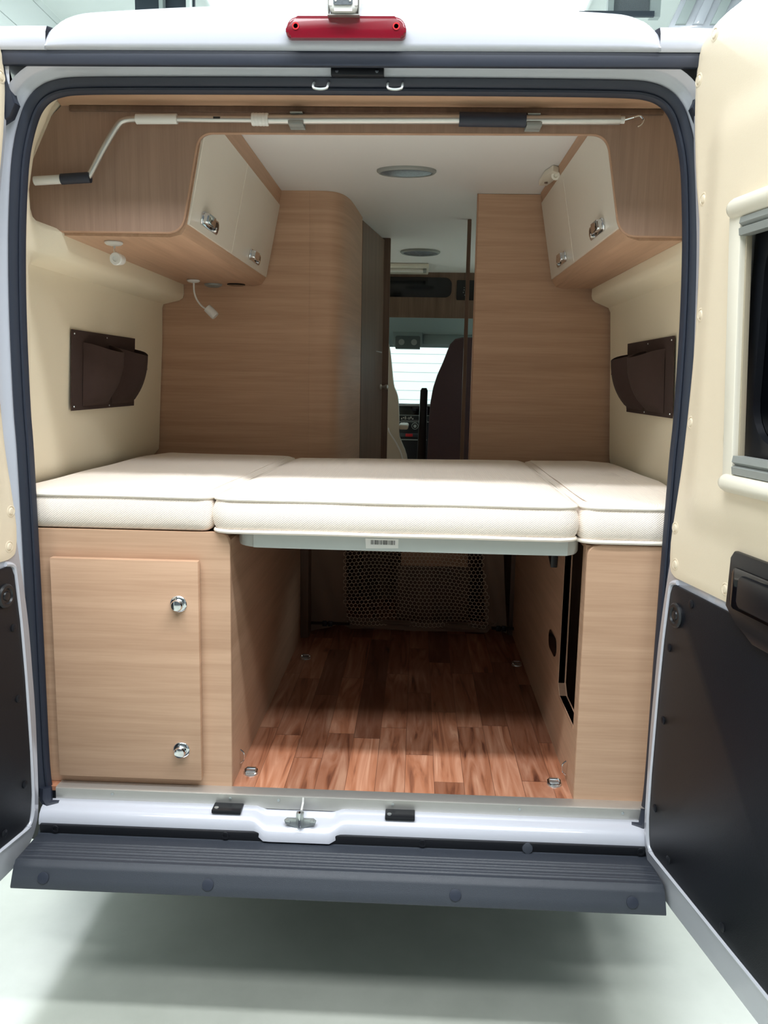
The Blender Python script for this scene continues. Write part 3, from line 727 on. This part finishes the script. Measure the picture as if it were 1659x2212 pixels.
# rear valance board with opening, soffit above
t = thing('overhead_valance', 'wood-effect valance board arching over the bed with rounded cut-out', 'valance', (.1, .2, 2.04))
pl_ = [(.89, 2.043), (.91, 2.13), (.90, 2.235), (.845, 2.31), (.775, 2.365), (-.760, 2.365), (-.82, 2.31), (-.875, 2.235), (-.895, 2.17), (-.895, 2.10), (-.872, 2.06), (-.840, 2.045), (-.834, 2.038)]
U = round_poly([(-.834, 2.038), (-.463, 2.038), (-.413, 2.289), (.644, 2.293), (.690, 2.043), (.89, 2.043)], [0, .05, .045, .05, .055, 0], 9)
b = B(); b.prism([(x, .200, z) for x, z in U+pl_[1:-1]], (0, .018, 0), 0); obj('board', b, 'woodv', t)
b = B(); b.tube([(x, .203, z) for x, z in U], .0035, 8); obj('edge_moulding', b, 'edge', t)
b = B(); b.prism([(-.74, .02, 2.358), (.735, .02, 2.358), (.795, .2, 2.352), (-.775, .2, 2.352)], (0, 0, .010), .001, 1); sf = obj('soffit', b, 'wood', t)
b = B(); b.box(-.75, .78, .190, .1995, 2.338, 2.3515, .002); obj('cover_strip', b, 'wooddk', t)
for x in (-.066, .105):
    bt = thing('hook_bracket', 'metal hook bracket with pale plate above the load opening, %s of the header centre' % ('left' if x < 0 else 'right'), 'bracket', (x, .03, 2.33), 'hook brackets above the load opening')
    b = B(); b.box(x-.045, x+.045, .004, .030, 2.3535, 2.3575, .001); obj('plate', b, 'blind', bt)
    b = B(); b.tube(catmull([(x-.017, -.030, 2.335), (x-.017, -.045, 2.325), (x-.014, -.050, 2.318), (x, -.050, 2.316), (x+.014, -.050, 2.318), (x+.017, -.045, 2.325), (x+.017, -.030, 2.335)], 3), .003, 8)
    b.tube([(x-.017, .012, 2.354), (x-.017, -.03, 2.335)], .003, 8); b.tube([(x+.017, .012, 2.354), (x+.017, -.03, 2.335)], .003, 8); obj('hook', b, 'zinc', bt)

# overhead cabinets
def chrome_handle(y, D0, D1, s, parent):
    # latch lying in the tilted plane of the door: u along y, v up the door, d out of the door
    up = Vector((D1[0]-D0[0], 0, D1[1]-D0[1])).normalized(); nn = Vector((up.z*-s, 0, up.x*s)).normalized()
    O = Vector((D0[0], y, D0[1]))+up*.038
    Q = lambda u, v, d: O+Vector((0, u, 0))+up*v+nn*d
    b = B(); b.prism([Q(u, v, 0) for u, v in rrect(-.095, .095, -.019, .019, .016)], nn*.006, .0025, 2); hd = obj('handle', b, 'chrome', parent, label='chrome latch handle')
    b = B(); b.prism([Q(u, v, .0062) for u, v in rrect(-.010, .082, -.015, .014, .013)], nn*.001); obj('cup', b, 'screen', hd)
    b = B(); b.prism([Q(u, v, .006) for u, v in rrect(-.090, -.008, -.013, .015, .006)], nn*.016, .004, 2); obj('pull', b, 'chrome', hd)
    b = B(); b.lathe([(.008, 0), (.008, .008), (.006, .010)], Q(.045, -.010, .004), nn, 14); obj('lock', b, 'chrome', hd)
for s in (-1, 1):
    if s < 0:
        lab = 'left overhead cabinet with two white doors and chrome handles, reading lamps below'; body = [(-.84, 2.03), (-.50, 2.028), (-.468, 2.036), (-.455, 2.055), (-.400, 2.343), (-.388, CZ-.001), (-.80, CZ-.001), (-.85, 2.2)]
        D0, D1 = (-.448, 2.062), (-.392, 2.343); ysplit = .735
    else:
        lab = 'right overhead cabinet with two white doors and chrome handles, without lamps'; body = [(.885, 2.036), (.745, 2.034), (.715, 2.042), (.702, 2.062), (.650, 2.362), (.638, CZ-.001), (.83, CZ-.001), (.89, 2.2)]
        D0, D1 = (.695, 2.070), (.641, 2.362); ysplit = .885
    t = thing('overhead_cabinet', lab, 'cabinet', ((D0[0]+s*.2), .8, 2.03))
    b = B(); b.prism([(x, .219, z) for x, z in body], (0, 1.160, 0)); obj('carcass', b, 'woody', t, ang=25)
    for (y0, y1, hy) in ((.222, ysplit-.0015, .41 if s < 0 else .48), (ysplit+.0015, 1.372, 1.08 if s < 0 else 1.09)):
        b = B(); nrm = Vector((D1[1]-D0[1], 0, -(D1[0]-D0[0]))).normalized()*(-s)
        if s < 0: nrm = Vector((D1[1]-D0[1], 0, -(D1[0]-D0[0]))).normalized()
        q = [(D0[0], y0, D0[1]), (D0[0], y1, D0[1]), (D1[0], y1, D1[1]), (D1[0], y0, D1[1])]
        b.prism([Vector(p)-nrm*.012 for p in q], nrm*.012, .0015, 1); d = obj('door', b, 'door_white', t, label='white cabinet door')
        chrome_handle(hy, D0, D1, s, d)

# fittings below the left cabinet
def lampbase(p, parent):
    b = B(); b.lathe([(.025, 0), (.025, .004), (.020, .008), (.006, .011)], p, (0, 0, -1), 24); obj('mount', b, 'whitepl', parent)
t = thing('reading_lamp', 'small white swivel reading lamp under the left cabinet, its round face towards the rear', 'lamp', (-.686, .31, 2.03), 'reading lamps under the left cabinet')
lampbase((-.686, .31, 2.028), t)
b = B(); b.tube([(-.686, .31, 2.022), (-.684, .308, 2.005), (-.676, .305, 1.99)], .004, 8); obj('arm', b, 'chrome', t)
b = B(); b.lathe([(.010, .040), (.014, .034), (.017, .010), (.018, 0), (.016, -.004), (.008, -.004), (.007, -.001), (.001, -.001)], (-.670, .278, 1.979), (.1, 1, .05), 24); obj('lamp_head', b, 'whitepl', t)
t = thing('reading_lamp', 'white gooseneck reading lamp with a small cylindrical head, under the left cabinet near the partition', 'lamp', (-.70, 1.2, 2.03), 'reading lamps under the left cabinet')
lampbase((-.70, 1.20, 2.028), t)
b = B(); b.tube(catmull([(-.699, 1.2, 2.02), (-.698, 1.2, 1.985), (-.688, 1.2, 1.955), (-.668, 1.2, 1.930), (-.645, 1.2, 1.917)], 4), .0035, 8); obj('gooseneck', b, 'whitepl', t)
b = B(); b.lathe([(.010, 0), (.016, .002), (.017, .040), (.015, .048), (.002, .049)], (-.650, 1.2, 1.926), (.68, 0, -.66), 20); obj('lamp_head', b, 'whitepl', t)
b = B(); b.lathe([(.036, 0), (.034, .006), (.022, .012), (.008, .013)], (-.655, 1.33, 2.028), (0, 0, -1), 24); tag(obj('spotlight', b, 'greypl'), 'small round grey spotlight under the left cabinet, beside the gooseneck lamp', 'light')
b = B(); b.lathe([(.036, 0), (.036, .004), (.030, .006), (.002, .004)], (-.560, 1.32, 2.028), (0, 0, -1), 24); tag(obj('vent_disc', b, 'screen'), 'flat black disc under the left cabinet, nearest the partition', 'vent')
# blind catch / curtain holder at right ceiling edge
t = thing('ceiling_catch', 'cream plastic catch on the ceiling edge beside the right overhead cabinet', 'bracket', (.63, 1.05, 2.38))
b = B(); b.prism([(.60, 1.16, 2.399), (.632, 1.16, 2.399), (.644, 1.08, 2.399), (.640, .96, 2.399), (.618, .94, 2.399), (.60, 1.02, 2.399)], (0, 0, -.022), .005, 2); obj('base', b, 'blind', t)
b = B(); b.lathe([(.015, 0), (.015, .012), (.007, .012), (.006, .006)], (.636, .985, 2.374), (-.3, -1, -.3), 16); obj('eye', b, 'blind', t)
b = B(); b.lathe([(.006, 0), (.006, .004)], (.618, 1.10, 2.377), (0, 0, -1), 12); obj('slot', b, 'wooddk', t)

# crank rod for the awning on the valance
t = thing('awning_crank', 'aluminium awning crank rod clipped along the wood valance, bent at left, hooked at right', 'crank', (.0, .165, 2.31))
def rod(x0, x1, z0, z1, r, name, m, n=14):
    b = B(); b.tube([(x0, .165, z0), (x1, .165, z1)], r, n); return obj(name, b, m, t)
b = B(); b.tube(catmull([(-.700, .165, 2.166), (-.690, .165, 2.176), (-.655, .165, 2.235), (-.615, .165, 2.294), (-.595, .165, 2.308), (-.565, .165, 2.311)], 5), .0078, 12); obj('bent_arm', b, 'alu', t)
rod(-.838, -.765, 2.157, 2.162, .0115, 'grip', 'whitepl'); rod(-.767, -.690, 2.162, 2.167, .0135, 'grip_sleeve', 'rubber')
rod(-.565, -.459, 2.311, 2.312, .0125, 'grip_tube', 'whitepl'); rod(-.460, -.262, 2.312, 2.312, .0082, 'rod', 'alu')
b = B()
for k in range(5):
    a = -.266+.0085*k; b.lathe([(.0150, 0), (.0158, .002), (.0158, .0065), (.0150, .0085)], (a, .165, 2.312), (1, 0, 0), 16)
obj('clamp_collar', b, 'whitepl', t)
rod(-.226, .268, 2.312, 2.316, .0115, 'rod', 'alu'); rod(.423, .665, 2.315, 2.317, .0115, 'rod', 'alu'); rod(.262, .430, 2.316, 2.315, .0175, 'foam_sleeve', 'rubber')
rod(.664, .676, 2.317, 2.317, .009, 'end_cap', 'whitepl')
b = B(); b.tube(catmull([(.676, .165, 2.317), (.695, .16, 2.321), (.712, .16, 2.325), (.722, .16, 2.317), (.717, .16, 2.305), (.708, .16, 2.300)], 5), .0028, 8); obj('hook', b, 'chrome', t)
for x in (-.152, .450):
    b = B(); b.box(x-.019, x+.019, .148, .184, 2.297, 2.301, .001); b.box(x-.019, x+.019, .147, .151, 2.297, 2.306, .001); b.box(x-.016, x+.016, .16, .2, 2.327, 2.331, .001); b.box(x-.019, x+.019, .182, .1995, 2.297, 2.331)
    cl = obj('rod_clip', b, 'greypl'); tag(cl, 'grey plastic clip holding the crank rod, %s of the foam sleeve' % ('left' if x < 0 else 'right'), 'clip', 'clips of the crank rod')
b = B(); b.box(-.364, -.346, .1568, .158, 2.311, 2.316); obj('mark', b, 'ink', [c for c in t.children if c.name.startswith('rod')][0])

# storage pockets on the side walls
def pockets(s, y0, y1, zb, zt_, X0, lab):
    t = thing('wall_pocket', lab, 'pocket', (X0, (y0+y1)/2, zb))
    xb = lambda z: X0+(-s)*(z-1.56)*.045
    b = B(); b.prism([(xb(z), y, z) for y, z in [(y0, zb), (y1, zb), (y1, zt_), (y0, zt_)]], (-s*.004, 0, 0)); obj('backing', b, 'brown', t)
    L = y1-y0; yy = [(y0+L*.14, y0+L*.54), (y0+L*.58, y0+L*.99)]
    for k, (a, c) in enumerate(yy):
        D = .088 if k == 0 else .092; rows = []; ztop = zt_-.035-(.004 if k else 0)
        for j in range(13):
            v = j/12; z = lerp(zb+.012, ztop, v); row = []
            for i in range(17):
                u = i/16; prof_ = math.sin(PI*u)**.75 if 0 < u < 1 else 0
                d = .006+D*prof_*((1-(1-v)**2.4)**.65)*(1-.12*abs(math.sin(6*u+k)))
                row.append((xb(z)-s*d, lerp(a, c, u), z-.026*math.sin(PI*u)*v))
            rows.append(row)
        rows.append([(p[0]+s*.003, p[1], p[2]-.002) for p in rows[-1]])
        rows.append([(p[0]+s*.004 if abs(p[0]-xb(p[2])) > .012 else p[0], p[1], p[2]-.05) for p in rows[-2]])
        b = B(); b.grid(rows); obj('pocket', b, 'brown', t, ang=70)
    for (y, z) in [(y0+.015, zt_-.012), (y0+.015, zb+.012), (y0+L*.55, zb+.008), (y0+L*.5, zt_-.012)]:
        b = B(); b.lathe([(.003, 0), (.002, .002)], (xb(z)-s*.0045, y, z), (-s, 0, 0), 8); obj('stud', b, 'zinc', t)
pockets(-1, .45, 1.015, 1.55, 1.795, -.886, 'dark brown fabric storage pocket on the left wall')
pockets(1, .50, 1.055, 1.562, 1.808, .950, 'dark brown fabric storage pocket on the right wall')

# ceiling lights in the van
def ceiling_light(x, y, r, lab, ry=1.0):
    t = thing('ceiling_light', lab, 'light', (x, y, CZ), 'ceiling lights in the van')
    b = B(); b.lathe([(r, 0), (r, .006), (r*.93, .012), (r*.88, .012), (r*.86, .007)], (x, y, CZ-.0005), (0, 0, -1), 40)
    for v in b.bm.verts: v.co.y = y+(v.co.y-y)*ry
    obj('ring', b, 'greypl', t)
    b = B(); b.lathe([(r*.86, .004), (r*.84, .010), (r*.6, .011), (r*.01, .011)], (x, y, CZ-.0005), (0, 0, -1), 40)
    for v in b.bm.verts: v.co.y = y+(v.co.y-y)*ry
    obj('diffuser', b, 'lens', t)
ceiling_light(.115, 1.040, .106, 'oval grey ceiling light above the bed', .62)
ceiling_light(.168, 2.925, .116, 'round grey ceiling light far forward near the cab')
t = thing('roof_hatch', 'white roof hatch with a blind rail, at the front end of the ceiling', 'hatch', (-.05, 3.55, CZ-.02))
b = B(); b.box(-.35, .225, 3.40, 3.80, CZ-.022, CZ-.001, .006); obj('frame', b, 'blind', t)
b = B(); b.tube([(-.34, 3.50, CZ-.032), (.19, 3.50, CZ-.032)], .014, 10); obj('blind_roll', b, 'whitepl', t)
b = B(); b.box(.19, .21, 3.48, 3.53, CZ-.045, CZ-.02, .003); obj('end_piece', b, 'greypl', t)

# ------------------------------------------------------------------ LOAD BAY
def tie_ring(x, y, lab):
    t = thing('lashing_ring', lab, 'lashing ring', (x, y, FL), 'lashing rings in the load bay floor')
    b = B(); b.lathe([(.020, 0), (.019, .0035), (.014, .005), (.002, .0035)], (x, y, FL), (0, 0, 1), 24); obj('cup', b, 'zinc', t)
    ax = .3 if x < 0 else -.2
    b = B(); pts = [(x+.016*c, y+.011*s_, FL+.007+.004*s_) for c, s_ in [(1, .6), (1, -.6), (.7, -1), (-.7, -1), (-1, -.6), (-1, .6), (-.7, 1), (.7, 1)]]
    b.tube(pts, .0035, 8, closed=True); obj('ring', b, 'chrome', t)
tie_ring(-.270, .115, 'chrome lashing ring in the floor, front left corner of the load bay')
tie_ring(.581, .115, 'chrome lashing ring in the floor, front right corner of the load bay')
tie_ring(-.248, 1.105, 'chrome lashing ring deep in the dark load bay at left')
tie_ring(.592, 1.105, 'chrome lashing ring deep in the dark load bay at right')
for s, x in ((-1, -.303), (1, .614)):
    b = B(); b.tube(catmull([(x, .13, .580), (x-s*.009, .13, .588), (x-s*.011, .13, .600), (x-s*.009, .13, .612), (x, .13, .620)], 3), .002, 8)
    tag(obj('wall_loop', b, 'chrome'), 'thin metal loop low on the side of the %s base cabinet' % ('left' if s < 0 else 'right'), 'hook', 'metal loops low on the cabinet sides')

# luggage net panel
t = thing('luggage_net', 'beige honeycomb luggage net with fabric border closing the front of the load bay', 'net', (.17, 1.46, FL))
def sag(x, z):
    return 1.462+.030*math.sin((x+.12)*8)*math.sin((z-.6)*8)+.014*math.sin(x*23+z*9)
b = B(); p = .0178; r = .0013
dz = p*.866
pitchx = p*1.5; 
def hexring(cx, cz):
    R = p/1.732*1.0
    return [(cx+R*math.cos(PI/6+PI/3*k), cz+R*math.sin(PI/6+PI/3*k)) for k in range(6)]
seen = set()
j = 0; z = .606
while z < 1.0:
    x = -.12+(p/2 if j % 2 else 0)
    while x < .50:
        xl = spline([(.60, -.118), (.95, -.128)], z); xr = spline([(.60, .500), (.75, .495), (.95, .462)], z)
        if xl < x < xr:
            h = hexring(x, z)
            for k in range(6):
                a, c = h[k], h[(k+1) % 6]
                key = tuple(sorted([(round(a[0], 4), round(a[1], 4)), (round(c[0], 4), round(c[1], 4))]))
                if key in seen: continue
                seen.add(key)
                A_ = Vector((a[0], sag(*a), a[1])); C_ = Vector((c[0], sag(*c), c[1])); b.tube([A_, C_], r, 3, caps=False)
        x += p
    z += p*.866; j += 1
obj('netting', b, 'net', t)
b = B()
def patch(pts, n=10):
    (x0, z0), (x1, z1), (x2, z2), (x3, z3) = pts; rows = []
    for j in range(n+1):
        v = j/n; rows.append([(lerp(lerp(x0, x1, i/n), lerp(x3, x2, i/n), v), 1.465+.006*math.sin(v*9+i), lerp(lerp(z0, z1, i/n), lerp(z3, z2, i/n), v)) for i in range(n+1)])
    b.grid(rows)
patch([(-.272, .558), (-.114, .60), (-.122, 1.0), (-.272, 1.0)]); patch([(-.142, .60), (.535, .622), (.50, .605), (-.118, .63)])
patch([(.496, .60), (.590, .575), (.555, 1.0), (.462, 1.0)]); patch([(-.10, .575), (.50, .575), (.55, .628), (-.15, .604)])
obj('border', b, 'beigefab', t)
for x0, x1 in ((-.28, -.10), (.52, .655)):
    b = B(); b.box(x0, x1, 1.452, 1.456, .594, .606); st = obj('strap', b, 'brown', t)
    for x in ((x0+.06, x0+.085) if x0 < 0 else (x0+.02, x0+.045)):
        b = B(); b.box(x, x+.020, 1.444, 1.454, .588, .612, .003); obj('buckle', b, 'plastic', st)
for x in (-.286, .662):
    b = B(); b.tube([(x, 1.42, .575), (x+.004, 1.415, .61), (x-.004, 1.42, .635)], .002, 6); b.tube([(x-.012, 1.42, .595), (x+.012, 1.42, .598)], .002, 6); obj('anchor', b, 'alu', t)
t = thing('wood_box', 'pale wood-effect box behind the luggage net', 'box', (.26, 1.65, .84))
b = B(); b.box(.118, .415, 1.56, 1.80, .845, .935, .003); obj('body', b, 'wood', t)
b = B(); b.box(.10, .43, 1.62, 1.80, FL, .845); obj('base', b, 'wooddk', t)
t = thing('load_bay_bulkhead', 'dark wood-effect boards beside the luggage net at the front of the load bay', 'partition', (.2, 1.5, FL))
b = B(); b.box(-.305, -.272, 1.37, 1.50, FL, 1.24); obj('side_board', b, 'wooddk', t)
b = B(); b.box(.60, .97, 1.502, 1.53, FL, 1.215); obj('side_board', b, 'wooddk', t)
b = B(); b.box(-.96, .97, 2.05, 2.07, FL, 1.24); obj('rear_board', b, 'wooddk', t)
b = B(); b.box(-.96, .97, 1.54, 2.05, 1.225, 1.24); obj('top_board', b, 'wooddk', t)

# ------------------------------------------------------------------ THE CAB
t = thing('overcab_shelf', 'wood-effect shelf front above the cab with a dark oval opening and socket panel', 'shelf', (.2, 3.85, 2.09))
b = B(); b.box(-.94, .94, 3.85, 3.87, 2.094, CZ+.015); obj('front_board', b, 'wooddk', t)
b = B(); b.prism([(x, 3.849, z) for x, z in rrect(-.5, .389, 2.232, 2.366, .045)], (0, -.004, 0), .001, 1); obj('opening', b, 'screen', t, label='dark rounded opening')
b = B(); b.prism([(x, 3.849, z) for x, z in rrect(.423, .60, 2.216, 2.350, .008)], (0, -.008, 0), .002, 1); sp = obj('socket_panel', b, 'screen', t, label='black socket panel with small white marks')
for x, z in [(.475, 2.30), (.475, 2.285), (.47, 2.268), (.48, 2.25), (.50, 2.30), (.50, 2.268)]:
    b = B(); b.lathe([(.0035, 0), (.003, .002)], (x, 3.841, z), (0, -1, 0), 8); obj('indicator', b, 'greypl', sp)
# headliner above the windscreen, with central console
b = B(); b.grid([[(x, y, z) for x in (-.95, -.3, .3, .95)] for y, z in [(3.86, 2.098), (3.95, 2.10), (4.10, 2.03), (4.24, 1.99), (4.30, 1.915), (4.33, 1.91)]]); obj('cab_headliner', b, 'headliner', van, ang=50)
b = B(); b.box(-.95, .95, 3.87, 4.36, 2.1, 2.42); obj('cab_roof', b, 'paint', van)
t = thing('roof_console', 'grey-green roof console with reading lights above the windscreen', 'console', (.09, 4.2, 1.9))
b = B(); b.prism([(x, 4.16, z) for x, z in rrect(-.02, .195, 1.905, 2.03, .02)], (0, .10, 0), .008, 2); obj('housing', b, 'headliner', t)
b = B(); b.prism([(x, 4.155, z) for x, z in rrect(.0, .182, 1.895, 1.985, .012)], (0, .06, 0), .004, 2); obj('lamp_panel', b, 'console', t)
for x in (.045, .137):
    b = B(); b.lathe([(.022, 0), (.022, .003), (.016, .004), (.002, .002)], (x, 4.155, 1.94), (0, -1, 0), 16); obj('map_light', b, 'greypl', t)
b = B(); b.box(.0, .182, 4.17, 4.28, 1.892, 1.905, .004); obj('lower_edge', b, 'plastic', t)
b = B(); b.box(.205, .7, 4.20, 4.24, 1.93, 2.00, .006); tag(obj('sun_visor', b, 'headliner'), 'folded grey-green sun visor right of the roof console', 'visor')
# windscreen
b = B(); b.prism([(-.93, 4.32, 1.91), (.93, 4.32, 1.91), (.93, 5.15, 1.40), (-.93, 5.15, 1.40)], (0, .004, .005)); wi = obj('window_1', b, 'glass'); wi['kind'] = 'structure'; wi['label'] = 'windscreen of the van'
for s, nm in ((-1, 'left'), (1, 'right')):
    b = B(); X0, X1 = sorted((s*.975, s*.985)); b.prism([(X0, y, z) for y, z in [(1.70, 1.46), (4.36, 1.46), (4.30, 1.96), (1.70, 1.96)]], (X1-X0, 0, 0)); wi = obj('window_%d' % (2 if s < 0 else 3), b, 'glass'); wi['kind'] = 'structure'; wi['label'] = nm+' side window of the van, added to let light into the cab'  # mostly unseen side glazing, added so lamp light reaches the cab and aisle
# dashboard
t = thing('dashboard', 'dark grey dashboard with radio, round dials and red switch, seen through the aisle', 'dashboard', (.1, 4.6, FL))
b = B(); b.prism([(-.93, y, z) for y, z in [(4.42, FL), (4.40, 1.10), (4.34, 1.30), (4.36, 1.43), (4.45, 1.48), (5.15, 1.40), (5.15, FL)]], (1.86, 0, 0), .01); obj('main_moulding', b, 'dash', t)
b = B(); b.prism([(x, 4.27, z) for x, z in rrect(.0, .30, .95, 1.488, .02)], (0, .12, 0), .01, 2); cs = obj('centre_stack', b, 'plastic', t)
b = B(); b.box(.04, .27, 4.262, 4.27, 1.408, 1.468, .002); rd = obj('radio', b, 'screen', cs)
b = B(); b.box(.02, .285, 4.264, 4.27, 1.472, 1.484, .001); b.box(.02, .27, 4.264, 4.27, 1.400, 1.405); b.box(.02, .27, 4.262, 4.27, 1.352, 1.357); obj('silver_trim', b, 'greypl', cs)
b = B()
for k in range(7): b.box(.052+.014*k, .061+.014*k, 4.26, 4.263, 1.372+.006*(k % 2), 1.382+.006*(k % 3))
b.box(.052, .25, 4.261, 4.264, 1.364, 1.366); obj('vents', b, 'alu', cs)
for x in (.075, .158):
    b = B(); b.lathe([(.026, 0), (.026, .006), (.021, .008), (.020, .002), (.013, .002), (.013, .018), (.011, .020), (.001, .020)], (x, 4.268, 1.322), (0, -1, 0), 24); dl = obj('dial', b, 'greypl', cs)
    b = B(); b.lathe([(.020, 0), (.0195, .003), (.001, .003)], (x, 4.266, 1.322), (0, -1, 0), 24); obj('dial_face', b, 'screen', dl)
b = B(); b.box(.03, .20, 4.258, 4.27, 1.238, 1.268, .003); obj('switch_panel', b, 'dash', cs)
b = B(); b.box(.088, .142, 4.252, 4.26, 1.242, 1.264, .002); obj('hazard_switch', b, 'reddk', cs)
b = B(); b.box(.03, .25, 4.255, 4.268, 1.214, 1.222, .001); obj('lower_trim', b, 'greypl', cs)
b = B(); b.box(-.94, .94, 4.2, 4.3, FL, FL+.05); obj('cab_floor', b, 'plastic', van)
b = B(); b.box(-.98, .98, 3.9, 5.2, .50, FL); obj('cab_floor_pan', b, 'plastic', van)
b = B(); b.box(-1.0, 1.0, 5.16, 5.25, .4, 1.40); obj('cab_body', b, 'paint', van)
# seats
def seat(nm, lab, contour, xc, mat, y0, dy, parts):
    t = thing(nm, lab, 'seat', (xc, y0+.1, FL))
    b = B(); b.prism([(x, y0, z) for x, z in contour], (0, dy, 0), .012, 3); bk = obj('backrest', b, mat, t, ang=60)
    b = B(); b.box(xc-.25, xc+.25, y0+.05, y0+.60, FL+.30, FL+.47, .04, 3); obj('cushion', b, mat, t)
    b = B(); b.box(xc-.20, xc+.20, y0+.10, y0+.5, FL, FL+.30, .01); obj('pedestal', b, 'plastic', t)
    return t, bk
lc = [(-.52, FL+.42), (.115, FL+.42), (.125, 1.06), (.112, 1.18), (.070, 1.28), (.060, 1.33), (.056, 1.45), (.046, 1.56), (.022, 1.62), (.012, 1.68), (.0, 1.78), (-.012, 1.86), (-.030, 1.925), (-.07, 1.96), (-.25, 1.98), (-.40, 1.94), (-.44, 1.7), (-.50, 1.5), (-.53, 1.2)]
lc = lc[:2]+[(p.x, p.y) for p in catmull([(x, z, 0) for x, z in lc[2:16]], 3)]+lc[16:]
t, bk = seat('cab_seat', 'cream cab seat left of the aisle, mostly hidden by the washroom', lc, -.21, 'creamseat', 3.28, .13, 0)
b = B(); b.prism([(x, 3.30, z) for x, z in rrect(.055, .118, 1.350, 1.378, .012)], (0, .32, 0), .008, 2); obj('armrest', b, 'creamseat', t)
b = B(); b.tube(catmull([(-.01, 3.285, 1.36), (.0, 3.27, 1.33), (.04, 3.27, 1.27), (.075, 3.27, 1.20), (.095, 3.27, 1.12), (.10, 3.27, 1.05)], 4), .005, 8); obj('seam_piping', b, 'whitepl', bk)
rc = [(.245, FL+.42), (.245, 1.18), (.250, 1.40), (.256, 1.52), (.272, 1.62), (.296, 1.70), (.330, 1.78), (.355, 1.85), (.372, 1.895), (.40, 1.925), (.445, 1.936), (.62, 1.936), (.68, 1.91), (.72, 1.82), (.78, 1.68), (.82, 1.5), (.82, 1.2), (.80, FL+.42)]
t, bk = seat('cab_seat', 'dark brown cab seat right of the aisle, its backrest towards the camera', rc, .53, 'brownseat', 3.26, .14, 0)
b = B(); b.prism([(x, 3.38, z) for x, z in [(.178, 1.14), (.236, 1.14), (.238, 1.60), (.230, 1.616), (.200, 1.616), (.190, 1.60)]], (0, .06, 0), .008, 2); obj('armrest', b, 'plastic', t, label='black armrest folded upright')
